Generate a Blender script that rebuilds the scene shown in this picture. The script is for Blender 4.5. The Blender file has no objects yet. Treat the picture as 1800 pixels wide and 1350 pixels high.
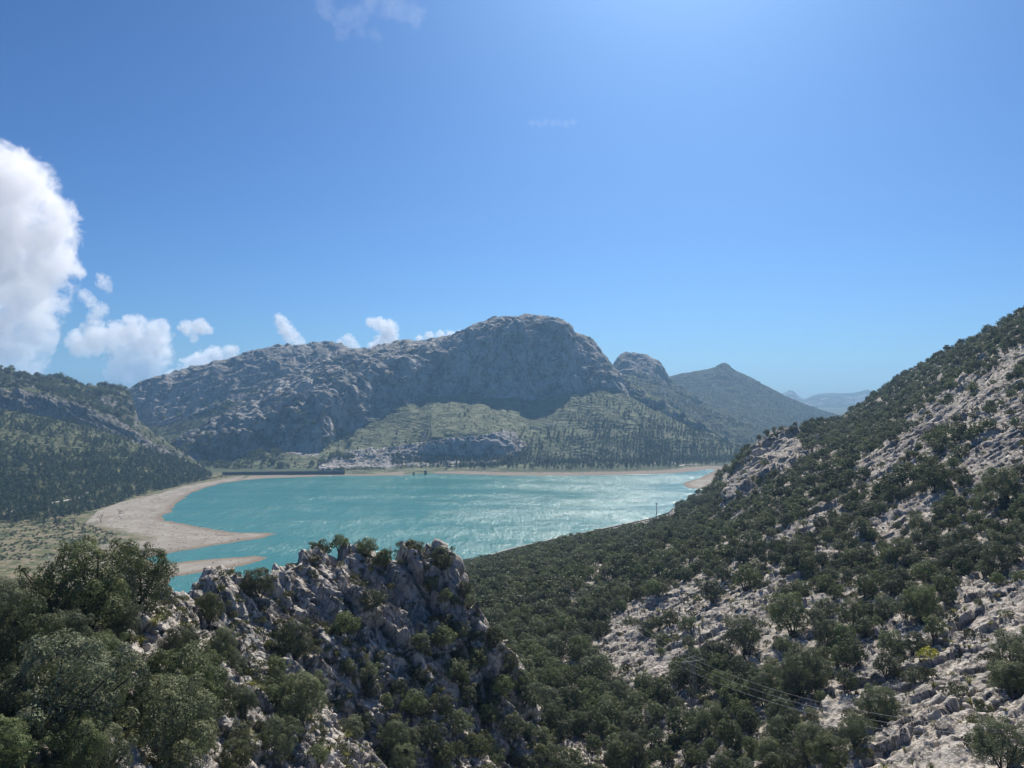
import bpy, bmesh, math, random
import numpy as np
from math import radians as R
rnd = random.Random(7)
RS = np.random.RandomState(11)
SC = bpy.context.scene
COL = SC.collection

# ------------------------------------------------------------------ camera, world, sun, exposure
F = 1300.0; CAMZ = 130.0; HZ = 700.0      # pixels of the 1800x1350 frame
cam = bpy.data.cameras.new('camera'); camo = bpy.data.objects.new('camera', cam); COL.objects.link(camo)
cam.sensor_width = 36; cam.lens = 26; cam.shift_y = 25/1800.0
cam.clip_start = 0.5; cam.clip_end = 60000
camo.location = (0, 0, CAMZ); camo.rotation_euler = (R(90), 0, 0)
SC.camera = camo

SUN_AZ = 14.0      # degrees to the right of the view
SUN_EL = 43.0
W = bpy.data.worlds.new('World'); SC.world = W; W.use_nodes = True
nt = W.node_tree; bgn = nt.nodes['Background']
sky = nt.nodes.new('ShaderNodeTexSky'); sky.sky_type = 'NISHITA'; sky.sun_disc = False
sky.sun_elevation = R(SUN_EL); sky.sun_rotation = R(SUN_AZ)
sky.altitude = 800; sky.air_density = 1.0; sky.dust_density = 2.0; sky.ozone_density = 6.0
mixc = nt.nodes.new('ShaderNodeMix'); mixc.data_type = 'RGBA'; mixc.blend_type = 'MULTIPLY'; mixc.inputs[0].default_value = 1.0
mixc.inputs[7].default_value = (0.205, 0.325, 0.435, 1); gm = nt.nodes.new('ShaderNodeGamma'); gm.inputs[1].default_value = 1.2; nt.links.new(sky.outputs[0], gm.inputs[0]); nt.links.new(gm.outputs[0], mixc.inputs[6])
nt.links.new(mixc.outputs[2], bgn.inputs[0]); bgn.inputs[1].default_value = 0.103
sun = bpy.data.lights.new('sun', 'SUN'); sun.energy = 5.0; sun.angle = R(0.5); sun.color = (1.0, 0.93, 0.82)
suno = bpy.data.objects.new('sun', sun); COL.objects.link(suno)
suno.rotation_euler = (R(90-SUN_EL), 0, R(180-SUN_AZ)); suno.location = (0, 0, 900)
SC.view_settings.view_transform = 'Standard'; SC.view_settings.look = 'None'
SC.view_settings.exposure = 0.45; SC.view_settings.gamma = 1.0
SC.render.engine = 'CYCLES'
SC.cycles.use_denoising = True
SC.cycles.max_bounces = 12; SC.cycles.diffuse_bounces = 2; SC.cycles.glossy_bounces = 2
SC.cycles.transmission_bounces = 2; SC.cycles.volume_bounces = 12; SC.cycles.transparent_max_bounces = 8
SC.cycles.sample_clamp_indirect = 4.0; SC.cycles.caustics_reflective = False; SC.cycles.caustics_refractive = False
SC.cycles.volume_step_rate = 1.0; SC.cycles.volume_max_steps = 256

# ------------------------------------------------------------------ helpers
def px(u, v, D): return ((u-900)/F*D, D, CAMZ-(v-HZ)/F*D)
def vz(z, D): return HZ+(CAMZ-z)*F/D          # image row of height z at depth D
def dz(z, v): return (CAMZ-z)*F/(v-HZ)        # depth at which height z shows in row v

def _hash(ix, iy, iz, s):
    h = (ix*374761393 + iy*668265263 + iz*1442695041 + s*974634777) & 0xffffffff
    h = ((h ^ (h >> 13))*1274126177) & 0xffffffff
    h = ((h ^ (h >> 16))*2246822519) & 0xffffffff
    return (h ^ (h >> 15)) & 0xffffffff
_G = np.random.RandomState(3).normal(size=(256, 3)); _G /= np.linalg.norm(_G, axis=1)[:, None]
def perlin(p, s=0):
    p = np.asarray(p, dtype=np.float64); i = np.floor(p).astype(np.int64); f = p-i
    w = f*f*f*(f*(f*6-15)+10); out = np.zeros(len(p))
    for dx in (0, 1):
        wx = w[:, 0] if dx else 1-w[:, 0]
        for dy in (0, 1):
            wy = w[:, 1] if dy else 1-w[:, 1]
            for dz_ in (0, 1):
                wz = w[:, 2] if dz_ else 1-w[:, 2]
                g = _G[_hash(i[:, 0]+dx, i[:, 1]+dy, i[:, 2]+dz_, s) & 255]
                out += wx*wy*wz*(g[:, 0]*(f[:, 0]-dx)+g[:, 1]*(f[:, 1]-dy)+g[:, 2]*(f[:, 2]-dz_))
    return out*1.5
def fbm(p, o=4, s=0, g=0.5):
    a = 1; t = 0; n = 0
    for k in range(o): t = t+a*perlin(p*2.03**k+k*7.1, s+k); n += a; a *= g
    return t/n
def ridged(p, o=4, s=0, g=0.5):
    a = 1; t = 0; n = 0
    for k in range(o): t = t+a*(1-2*np.abs(perlin(p*2.1**k+k*3.7, s+k))); n += a; a *= g
    return t/n
def cells(p, s=0):
    """distance to nearest and second nearest feature point, and an id value"""
    i = np.floor(p).astype(np.int64); f = p-i
    d1 = np.full(len(p), 9.0); d2 = np.full(len(p), 9.0); cid = np.zeros(len(p))
    for dx in (-1, 0, 1):
        for dy in (-1, 0, 1):
            for dz_ in (-1, 0, 1):
                h = _hash(i[:, 0]+dx, i[:, 1]+dy, i[:, 2]+dz_, s)
                q0 = dx+(h & 1023)/1023.0-f[:, 0]; q1 = dy+((h >> 10) & 1023)/1023.0-f[:, 1]; q2 = dz_+((h >> 20) & 1023)/1023.0-f[:, 2]
                d = np.sqrt(q0*q0+q1*q1+q2*q2); m = d < d1
                d2 = np.where(m, d1, np.minimum(d2, d)); cid = np.where(m, ((h >> 5) & 255)/255.0, cid); d1 = np.where(m, d, d1)
    return d1, d2, cid
def facets(p, s=0):
    """edge distance, block value and a tilted plane per block: broken, angular rock"""
    i = np.floor(p).astype(np.int64); f = p-i; n = len(p); d1 = np.full(n, 9.0); d2 = np.full(n, 9.0); hh = np.zeros(n, np.int64); Q = np.zeros((n, 3))
    for dx in (-1, 0, 1):
        for dy in (-1, 0, 1):
            for dz_ in (-1, 0, 1):
                h = _hash(i[:, 0]+dx, i[:, 1]+dy, i[:, 2]+dz_, s)
                q = np.stack([dx+(h & 1023)/1023.0-f[:, 0], dy+((h >> 10) & 1023)/1023.0-f[:, 1], dz_+((h >> 20) & 1023)/1023.0-f[:, 2]], -1)
                d = np.sqrt((q*q).sum(-1)); m = d < d1; d2 = np.where(m, d1, np.minimum(d2, d)); d1 = np.where(m, d, d1); hh = np.where(m, h, hh); Q = np.where(m[:, None], q, Q)
    return d2-d1, ((hh >> 5) & 255)/255.0-.5, (Q*_G[(hh >> 9) & 255]).sum(-1)
def sstep(a, b, x):
    t = np.clip((x-a)/(b-a), 0, 1); return t*t*(3-2*t)

def pchip(x, y, q):
    """y (n,m) over x (n,) evaluated at q (k,) -> (k,m)"""
    y = np.asarray(y, float); one = y.ndim == 1
    if one: y = y[:, None]
    x = np.asarray(x, float); h = np.diff(x)[:, None]; dl = np.diff(y, axis=0)/h
    d = np.zeros_like(y); s = dl[:-1]*dl[1:] > 0
    with np.errstate(divide='ignore', invalid='ignore'):
        hm = 2*dl[:-1]*dl[1:]/(dl[:-1]+dl[1:])
    d[1:-1] = np.where(s, hm, 0); d[0] = dl[0]; d[-1] = dl[-1]
    q = np.clip(q, x[0], x[-1]); k = np.clip(np.searchsorted(x, q, side='right')-1, 0, len(x)-2)
    t = ((q-x[k])/(x[k+1]-x[k]))[:, None]; hh = h[k]
    r = (y[k]*(1+2*t)*(1-t)**2+hh*d[k]*t*(1-t)**2+y[k+1]*t*t*(3-2*t)+hh*d[k+1]*t*t*(t-1))
    return r[:, 0] if one else r

def new_mesh(name, verts, quads, mat, attrs=None, smooth=True, parent=None, link=True, tris=False):
    me = bpy.data.meshes.new(name); nv = len(verts); nf = len(quads); k = 3 if tris else 4
    me.vertices.add(nv); me.vertices.foreach_set('co', np.ascontiguousarray(verts, dtype=np.float32).ravel())
    me.loops.add(nf*k); me.loops.foreach_set('vertex_index', np.ascontiguousarray(quads, dtype=np.int32).ravel())
    me.polygons.add(nf); me.polygons.foreach_set('loop_start', np.arange(0, nf*k, k, dtype=np.int32))
    me.update(calc_edges=True)
    me.polygons.foreach_set('use_smooth', np.full(nf, smooth))
    if attrs:
        for an, av in attrs.items():
            a = me.attributes.new(an, 'FLOAT', 'POINT'); a.data.foreach_set('value', np.asarray(av, dtype=np.float32))
    if mat: me.materials.append(mat)
    if not link: return me
    o = bpy.data.objects.new(name, me); COL.objects.link(o)
    if parent: o.parent = parent
    return o

def tag(o, label=None, cat=None, group=None, kind=None):
    if label: o['label'] = label
    if cat: o['category'] = cat
    if group: o['group'] = group
    if kind: o['kind'] = kind
    return o

# ------------------------------------------------------------------ node helpers
class NB:
    def __init__(s, name):
        s.m = bpy.data.materials.new(name); s.m.use_nodes = True; s.t = s.m.node_tree; s.n = s.t.nodes; s.l = s.t.links
        s.bsdf = s.n['Principled BSDF']; s.out = s.n['Material Output']
        g = s.n.new('ShaderNodeNewGeometry'); s.pos = g.outputs['Position']; s.nor = g.outputs['Normal']
    def val(s, sock, v):
        if isinstance(v, bpy.types.NodeSocket): s.l.new(v, sock)
        elif v is not None: sock.default_value = v
    def math(s, op, a, b=None, c=None, clamp=False):
        n = s.n.new('ShaderNodeMath'); n.operation = op; n.use_clamp = clamp
        s.val(n.inputs[0], a); s.val(n.inputs[1], b)
        if c is not None: s.val(n.inputs[2], c)
        return n.outputs[0]
    def vmul(s, v, k, add=None):
        n = s.n.new('ShaderNodeMapping'); n.vector_type = 'POINT'; s.l.new(v, n.inputs[0]); n.inputs['Scale'].default_value = k
        if add: n.inputs['Rotation'].default_value = add
        return n.outputs[0]
    def noise(s, v, sc, det=4, rough=0.55, dist=0.0):
        n = s.n.new('ShaderNodeTexNoise'); s.l.new(v, n.inputs['Vector']); n.inputs['Scale'].default_value = sc
        n.inputs['Detail'].default_value = det; n.inputs['Roughness'].default_value = rough; n.inputs['Distortion'].default_value = dist
        return n.outputs[0]
    def vor(s, v, sc, feat='DISTANCE_TO_EDGE'):
        n = s.n.new('ShaderNodeTexVoronoi'); n.feature = feat; s.l.new(v, n.inputs['Vector']); n.inputs['Scale'].default_value = sc
        return n.outputs[0]
    def ramp(s, x, a, b, c=0.0, d=1.0):
        n = s.n.new('ShaderNodeMapRange'); n.interpolation_type = 'SMOOTHSTEP'; s.val(n.inputs[0], x)
        for i, q in zip((1, 2, 3, 4), (a, b, c, d)): s.val(n.inputs[i], q)
        return n.outputs[0]
    def mix(s, f, a, b):
        n = s.n.new('ShaderNodeMix'); n.data_type = 'RGBA'; s.val(n.inputs[0], f)
        for sock, v in ((n.inputs[6], a), (n.inputs[7], b)):
            s.val(sock, (v+(1,)) if isinstance(v, tuple) and len(v) == 3 else v)
        return n.outputs[2]
    def attr(s, name):
        n = s.n.new('ShaderNodeAttribute'); n.attribute_name = name; return n.outputs['Fac']
    def nz(s):
        n = s.n.new('ShaderNodeSeparateXYZ'); s.l.new(s.nor, n.inputs[0]); return n.outputs[2]
    def bump(s, h, dist, strength=1.0):
        n = s.n.new('ShaderNodeBump'); n.inputs['Strength'].default_value = strength; n.inputs['Distance'].default_value = dist
        s.l.new(h, n.inputs['Height']); s.l.new(n.outputs[0], s.bsdf.inputs['Normal'])
    def col(s, c, rough=0.9, spec=0.2):
        s.val(s.bsdf.inputs['Base Color'], (c+(1,)) if isinstance(c, tuple) and len(c) == 3 else c)
        s.bsdf.inputs['Roughness'].default_value = rough; s.bsdf.inputs['Specular IOR Level'].default_value = spec
        return s.m

ROCK_A = (0.44, 0.42, 0.40); ROCK_B = (0.20, 0.205, 0.21); GREEN_A = (0.085, 0.105, 0.045); GREEN_B = (0.05, 0.065, 0.035)

def terrain_mat(name, fs, bs, bd, rock_a=ROCK_A, rock_b=ROCK_B, ga=GREEN_A, gb=GREEN_B, slope=(0.55, 0.85), terr=0.0, vs=1.0, strata=(1, 1, 1), srot=(0, 0, 0)):
    """fs: size of the big patches, bs: bump feature size, bd: bump depth, all in metres"""
    b = NB(name); sp = b.vmul(b.pos, strata, srot)
    n1 = b.noise(sp, 1/fs, 6, 0.6); n2 = b.noise(sp, 1/bs, 6, 0.65); n3 = b.noise(b.pos, 6/fs, 5, 0.6)
    rock = b.mix(b.ramp(b.math('ADD', b.math('MULTIPLY', n1, .5), b.math('MULTIPLY', n2, .5)), 0.40, 0.60), rock_b, rock_a)
    cr = b.noise(b.vmul(sp, (1, 1, 1), (0.3, 0.2, 0.1)), 0.45/bs, 7, 0.7, 0.4)
    crack = b.ramp(b.math('ABSOLUTE', b.math('SUBTRACT', cr, 0.5)), 0.0, 0.028, 1.0, 0.0)
    rock = b.mix(b.math('MULTIPLY', crack, b.ramp(n3, .35, .6, .15, .85)), rock, tuple(c*0.3 for c in rock_b))
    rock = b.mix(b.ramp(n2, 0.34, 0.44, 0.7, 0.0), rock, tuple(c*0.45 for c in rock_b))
    rock = b.mix(b.ramp(n3, 0.52, 0.75, 0, 0.5), rock, (0.36, 0.29, 0.225))
    green = b.mix(b.ramp(n3, 0.35, 0.65), gb, ga)
    veg = b.math('ADD', b.attr('veg'), b.ramp(b.nz(), slope[0], slope[1], -0.35, 0.35))
    n4 = b.noise(b.pos, 3.2/fs*vs, 8, 0.72)
    veg = b.math('ADD', veg, b.math('MULTIPLY', b.math('SUBTRACT', n4, 0.5), 2.4))
    m = b.ramp(veg, 0.42, 0.6)
    c = b.mix(m, rock, green)
    b.bump(b.math('SUBTRACT', b.math('ADD', n2, b.math('MULTIPLY', m, b.math('MULTIPLY', n4, 0.8))), b.math('MULTIPLY', crack, 0.25)), bd)
    return b.col(c, 0.95, 0.12)

# ------------------------------------------------------------------ lofted terrain patches
PATCH = {}
def loft(name, curves, u0, u1, nu, nr, wts=None, disp=None, mat=None, veg=None, edge=0.0):
    """curves: near to far, each a list of (u, row, depth). Surface through all of them, real depth, then displaced."""
    U = np.linspace(u0, u1, nu); K = len(curves)
    Vc = np.zeros((K, nu)); Dc = np.zeros((K, nu))
    for k, c in enumerate(curves):
        c = np.array(sorted(c)); Vc[k] = pchip(c[:, 0], c[:, 1], U); Dc[k] = np.exp(pchip(c[:, 0], np.log(c[:, 2]), U))
    Zc = CAMZ-(Vc-HZ)/F*Dc
    nf = 600; tq = np.linspace(0, K-1, nf); tk = np.arange(K, dtype=float)
    Zf = pchip(tk, Zc, tq); Df = pchip(tk, Dc, tq)
    seg = np.minimum(tq[:-1].astype(int), K-2); wt = np.ones(K-1) if wts is None else np.array(wts, float)
    ds = np.sqrt(np.diff(Zf, axis=0)**2+(0.45*np.diff(Df, axis=0))**2)/Df[:-1]*wt[seg][:, None]+1e-9
    S = np.vstack([np.zeros(nu), np.cumsum(ds, axis=0)]); S /= S[-1]
    q = np.linspace(0, 1, nr); Z = np.zeros((nr, nu)); D = np.zeros((nr, nu)); T = np.zeros((nr, nu))
    for j in range(nu):
        Z[:, j] = np.interp(q, S[:, j], Zf[:, j]); D[:, j] = np.interp(q, S[:, j], Df[:, j]); T[:, j] = np.interp(q, S[:, j], tq)
    X = (U[None, :]-900)/F*D
    P = np.stack([X, D, Z], -1)
    du = np.gradient(P, axis=1); dv = np.gradient(P, axis=0); N = np.cross(du, dv); N /= np.linalg.norm(N, axis=-1)[..., None]+1e-12
    pf = P.reshape(-1, 3); nf_ = N.reshape(-1, 3)
    info = dict(U=np.broadcast_to(U, (nr, nu)).ravel(), T=T.ravel(), N=nf_, D=D.ravel(), V=(HZ+(CAMZ-Z)/D*F).ravel())
    if disp: pf = disp(pf, nf_, info)
    idx = np.arange(nr*nu).reshape(nr, nu)
    quads = np.stack([idx[:-1, :-1], idx[:-1, 1:], idx[1:, 1:], idx[1:, :-1]], -1).reshape(-1, 4)
    vg = veg(pf, info) if veg else np.zeros(len(pf))
    o = new_mesh(name, pf, quads, mat, {'veg': vg}); tag(o, kind='structure')
    G = pf.reshape(nr, nu, 3); a = np.gradient(G, axis=1); b = np.gradient(G, axis=0); n2 = np.cross(a, b); area = np.linalg.norm(n2, axis=-1)
    n2 /= area[..., None]+1e-12
    PATCH[name] = dict(P=pf, N=n2.reshape(-1, 3), A=area.ravel(), u=900+pf[:, 0]/pf[:, 1]*F, v=HZ+(CAMZ-pf[:, 2])/pf[:, 1]*F, T=info['T'], nr=nr, nu=nu, info=info)
    return o

def ledge(p, tilt, per, seed, wob=0.6, a=0.45):
    """vertical shift that cuts tilted ledges into a slope"""
    h = (p[:, 2]+tilt[0]*p[:, 0]+tilt[1]*p[:, 1])/per+fbm(p/per/2.2, 4, seed)*wob; f = h-np.floor(h)
    return per*(sstep(a, 1.0, f)-f)
def basis(d):
    d = np.array(d, float); d /= np.linalg.norm(d); a = np.cross(d, (0.3, 1, 0.2)); a /= np.linalg.norm(a); return np.stack([d, a, np.cross(d, a)])
def aniso(p, d, k):
    """coordinates stretched so that features run along direction d"""
    return (p@basis(d).T)*np.array([1/k, 1, 1])
def crop(u, poly, v):
    """point in polygon, vectorised"""
    ins = np.zeros(len(u), bool); n = len(poly)
    for i in range(n):
        x1, y1 = poly[i]; x2, y2 = poly[(i+1) % n]
        if y1 == y2: continue
        c = ((y1 > v) != (y2 > v)) & (u < (x2-x1)*(v-y1)/(y2-y1)+x1); ins ^= c
    return ins

# ------------------------------------------------------------------ lake outline (rows at water level), ground sheet
SH = [(415,846),(385,850),(350,861),(325,873),(308,888),(300,900),(283,909),(290,915),(330,922),(370,930),(420,936),(465,936.5),(488,938),(470,944),(420,952),(360,962),(300,972),(262,978),
      (250,984),(285,993),(320,987),(380,982),(450,977),(472,979.5),(455,987),(400,1000),(340,1008),(300,1015),(296,1030),(330,1060),(520,1120),(700,1080),(820,1004),(830,994),(900,971),(1000,949),
      (1100,927),(1150,918),(1200,907),(1262,886),(1256,867),(1240,860),(1212,858),(1200,852),(1205,847),(1230,841),(1243,834),(1256,827),(1252,823.5),(1225,828),(1180,832),(1100,834.5),(1000,836),(900,836),(800,833),
      (740,832),(700,836),(600,836),(500,839.5),(430,843.5)]
def w0(u, v): D = dz(0, v); return ((u-900)/F*D, D)
LK = np.array([w0(u, v) for u, v in SH])
def lake_sd(x, y):
    """signed distance to the shore, negative in the lake"""
    p = np.stack([x, y], -1); d = np.full(len(x), 1e9)
    for i in range(len(LK)):
        a = LK[i]; b = LK[(i+1) % len(LK)]; ab = b-a; t = np.clip(((p-a)@ab)/(ab@ab), 0, 1)
        d = np.minimum(d, np.linalg.norm(p-a-t[:, None]*ab, axis=1))
    return np.where(crop(x, [tuple(q) for q in LK], y), -d, d)

def build_ground():
    U = np.concatenate([np.linspace(-1500, -60, 50), np.linspace(-55, 1400, 620), np.linspace(1410, 3300, 50)])
    V = np.concatenate([np.linspace(4200, 1400, 20), np.linspace(1380, 1060, 40), np.linspace(1056, 1020, 20), np.linspace(1018, 812, 290), np.linspace(810, 722, 60)])
    Dv = dz(0, V); D, UU = np.meshgrid(Dv, U, indexing='ij'); x = ((UU-900)/F*D).ravel(); y = D.ravel()
    sd = lake_sd(x, y); q = np.stack([x, y, np.zeros_like(x)], -1)
    sdn = sd+fbm(q/22, 5, 5, .6)*9*np.clip(y/900, .45, 1.3)
    z = np.where(sdn > 0, 0.035*np.minimum(sdn, 90)+0.012*np.clip(sdn-90, 0, 300), 0.06*np.maximum(sdn, -70))
    z += np.clip(sd/60, 0, 1)*fbm(q/18, 4, 9)*0.9
    z += np.where(y > 1500, (y-1500)*0.012, 0)
    # steep bank under the canal road
    bank = crop(x, [w0(620, 1100), w0(820, 1010), w0(1150, 920), w0(1270, 890), w0(1500, 900), w0(1500, 1300), w0(640, 1200)], y)
    z = np.where(bank & (sdn > 0), np.minimum(sdn*0.35, 5), z)
    beachL = crop(900+x/y*F, [(430,838),(400,842),(330,855),(262,874),(215,885),(172,902),(150,925),(188,945),(150,965),(60,985),(-60,985),(-60,1040),(330,1060),(520,990),(500,930),(330,890)], HZ+CAMZ/y*F)
    sand = np.clip(1.15-sd/np.where(y > 1150, 62, 95), 0, 1); left = (x < w0(400, 850)[0])
    sand = np.where(left, np.where(beachL, 1.0, 0.12), sand)
    nr, nu = D.shape; idx = np.arange(nr*nu).reshape(nr, nu)
    quads = np.stack([idx[:-1, :-1], idx[:-1, 1:], idx[1:, 1:], idx[1:, :-1]], -1).reshape(-1, 4)
    b = NB('sandy_ground')
    n1 = b.noise(b.pos, 1/30, 6, 0.65); n2 = b.noise(b.vmul(b.pos, (0.5, 1, 1), (0, 0, 0.5)), 1/5, 6, 0.7); n3 = b.noise(b.pos, 1/9, 6, 0.75)
    s = b.mix(b.ramp(n1, 0.38, 0.62), (0.265, 0.235, 0.195), (0.335, 0.305, 0.26))
    s = b.mix(b.ramp(n2, 0.56, 0.72, 0, 0.55), s, (0.17, 0.14, 0.11))
    sep = b.n.new('ShaderNodeSeparateXYZ'); b.l.new(b.pos, sep.inputs[0])
    s = b.mix(b.ramp(sep.outputs[2], 0.5, 0.05), s, (0.21, 0.165, 0.12))   # wet margin
    ring = b.noise(b.vmul(b.pos, (0.012, 0.012, 5.0)), 1.0, 4, 0.7); s = b.mix(b.ramp(ring, 0.52, 0.62, 0, 0.55), s, (0.21, 0.165, 0.125))
    stones = b.noise(b.pos, 0.6, 4, 0.8); s = b.mix(b.ramp(stones, 0.60, 0.68, 0, 0.6), s, (0.12, 0.10, 0.085))
    s = b.mix(b.ramp(sep.outputs[1], 1150, 1260, 0, 0.6), s, (0.20, 0.155, 0.12))
    g = b.mix(b.ramp(n3, 0.42, 0.55), (0.23, 0.19, 0.13), b.mix(b.ramp(n1, .4, .6), (0.11, 0.12, 0.05), (0.06, 0.08, 0.035)))
    g = b.mix(b.ramp(sep.outputs[1], 1180, 1320), g, (0.065, 0.08, 0.045))
    m = b.ramp(b.math('ADD', b.attr('sand'), b.math('MULTIPLY', b.math('SUBTRACT', n3, 0.5), 1.0)), 0.42, 0.58)
    b.bump(n2, 0.5); mat = b.col(b.mix(m, g, s), 0.95, 0.1)
    o = new_mesh('ground', np.stack([x, y, z], -1), quads, mat, {'sand': sand}); tag(o, kind='structure')
    PATCH['ground'] = dict(P=np.stack([x, y, z], -1), N=np.tile((0., 0, 1), (len(x), 1)), u=900+x/y*F, v=HZ+(CAMZ-z)/y*F, sand=sand, sd=sd,
                           A=np.abs(np.linalg.norm(np.cross(np.gradient(np.stack([x, y, z], -1).reshape(nr, nu, 3), axis=1), np.gradient(np.stack([x, y, z], -1).reshape(nr, nu, 3), axis=0)), axis=-1)).ravel())
build_ground()

def build_water():
    b = NB('lake_water')
    big = b.noise(b.vmul(b.pos, (1, 0.35, 1), (0, 0, 0.35)), 1/220, 5, 0.6, 0.15)
    streak = b.noise(b.vmul(b.pos, (0.35, 1.0, 1), (0, 0, 0.25)), 1/60, 5, 0.6, 0.15)
    w1 = b.noise(b.vmul(b.pos, (0.6, 1, 1), (0, 0, 0.3)), 1/1.9, 3, 0.6)
    w2 = b.noise(b.vmul(b.pos, (0.8, 1, 1), (0, 0, -0.3)), 1/0.9, 2, 0.6)
    c = b.mix(b.ramp(b.math('ADD', b.math('MULTIPLY', big, .6), b.math('MULTIPLY', streak, .4)), 0.38, 0.62), (0.044, 0.198, 0.188), (0.074, 0.242, 0.228))
    calm = b.ramp(b.math('ADD', b.math('MULTIPLY', big, .4), b.math('MULTIPLY', streak, .6)), 0.36, 0.60, 0.45, 1.0)
    w3 = b.noise(b.vmul(b.pos, (0.42, 0.085, 1), (0, 0, 0.06)), 1.0, 2, 0.75); w4 = b.noise(b.vmul(b.pos, (0.05, 0.02, 1), (0, 0, 0.5)), 1.0, 4, 0.6)
    h = b.math('MULTIPLY', b.math('ADD', b.math('ADD', w1, b.math('MULTIPLY', w2, 0.35)), b.math('MULTIPLY', w3, b.ramp(w4, .38, .62, .15, 1.5))), calm)
    b.bump(h, 0.85)
    m = b.col(c, 0.19, 0.5); b.bsdf.inputs['IOR'].default_value = 1.33
    U = np.linspace(-150, 1500, 40); V = np.array([1250, 1150, 1100, 1060, 1030, 1000, 960, 920, 890, 860, 840, 825, 815])
    D, UU = np.meshgrid(dz(0, V), U, indexing='ij'); idx = np.arange(D.size).reshape(D.shape)
    quads = np.stack([idx[:-1, :-1], idx[:-1, 1:], idx[1:, 1:], idx[1:, :-1]], -1).reshape(-1, 4)
    o = new_mesh('lake_water', np.stack([((UU-900)/F*D).ravel(), D.ravel(), np.zeros(D.size)], -1), quads, m); tag(o, kind='structure')
build_water()

# ------------------------------------------------------------------ mountains and hills
def shift(c, dv=0, fd=1.0, dD=0): return [(u, v+dv, D*fd+dD) for u, v, D in c]
def zc(c): return [(u, vz(z, D), D) for u, z, D in c]

# main massif
foot = zc([(150, -3, 1330), (400, -3, 1262), (590, -3, 1262), (606, -1, 1246), (680, 0, 1254), (740, 0, 1275), (790, 0, 1295), (900, 1, 1300), (1100, 1, 1325), (1250, 1, 1400), (1400, 0, 1450), (1600, 0, 1500)])
Ma = [(150, 812, 1480), (300, 822, 1400), (370, 832, 1300), (430, 829, 1310), (520, 824, 1330), (600, 818, 1350), (680, 817, 1370), (740, 815, 1372), (820, 813, 1385), (900, 812, 1400), (1000, 812, 1420), (1100, 812, 1440), (1200, 810, 1480), (1300, 808, 1500), (1400, 812, 1520), (1600, 815, 1600)]
Mb = [(150, 811, 1500), (300, 812, 1430), (370, 824, 1350), (430, 806, 1390), (475, 799, 1400), (540, 802, 1410), (600, 798, 1430), (680, 800, 1430), (735, 795, 1415), (760, 772, 1420), (830, 762, 1440), (880, 772, 1450), (930, 785, 1480), (1000, 775, 1520), (1100, 768, 1560), (1200, 778, 1560), (1300, 800, 1540), (1400, 811, 1530), (1600, 814, 1610)]
Cb = [(150, 810, 1510), (290, 803, 1450), (340, 818, 1400), (380, 815, 1410), (440, 800, 1430), (500, 793, 1440), (550, 787, 1460), (580, 777, 1500), (640, 744, 1600), (700, 712, 1690), (760, 692, 1760), (830, 688, 1790), (920, 697, 1780), (1000, 686, 1800), (1050, 678, 1830), (1100, 690, 1830), (1150, 715, 1800), (1200, 740, 1750), (1260, 770, 1690), (1330, 797, 1640), (1400, 810, 1560), (1600, 813, 1620)]
Ct = [(150, 809, 1520), (290, 797, 1480), (340, 790, 1480), (380, 765, 1490), (430, 755, 1470), (480, 738, 1490), (540, 722, 1520), (580, 706, 1565), (640, 674, 1670), (700, 650, 1765), (760, 626, 1835), (830, 592, 1890), (900, 571, 1920), (960, 568, 1930), (1000, 582, 1930), (1030, 620, 1920), (1060, 652, 1890), (1100, 678, 1860), (1150, 706, 1820), (1200, 735, 1770), (1260, 768, 1710), (1330, 795, 1660), (1400, 809, 1570), (1600, 812, 1630)]
Cr = [(150, 808, 1540), (290, 790, 1530), (310, 776, 1560), (345, 757, 1600), (380, 737, 1650), (415, 718, 1700), (450, 697, 1750), (520, 661, 1850), (560, 640, 1920), (600, 618, 1990), (625, 614, 2010), (655, 612, 2030), (700, 602, 2060), (735, 600, 2080), (770, 597, 2100), (800, 589, 2110), (835, 573, 2120), (868, 562, 2120), (895, 560, 2110), (930, 556, 2100), (965, 558, 2080), (988, 565, 2060), (1002, 572, 2050), (1008, 585, 2045), (1025, 590, 2040), (1042, 601, 2030), (1060, 621, 2020), (1075, 643, 2000), (1100, 667, 1960), (1150, 698, 1900), (1200, 730, 1830), (1260, 764, 1750), (1330, 793, 1690), (1400, 808, 1600), (1600, 811, 1660)]
Mk = shift(Cr, 60, 1.12)
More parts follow.
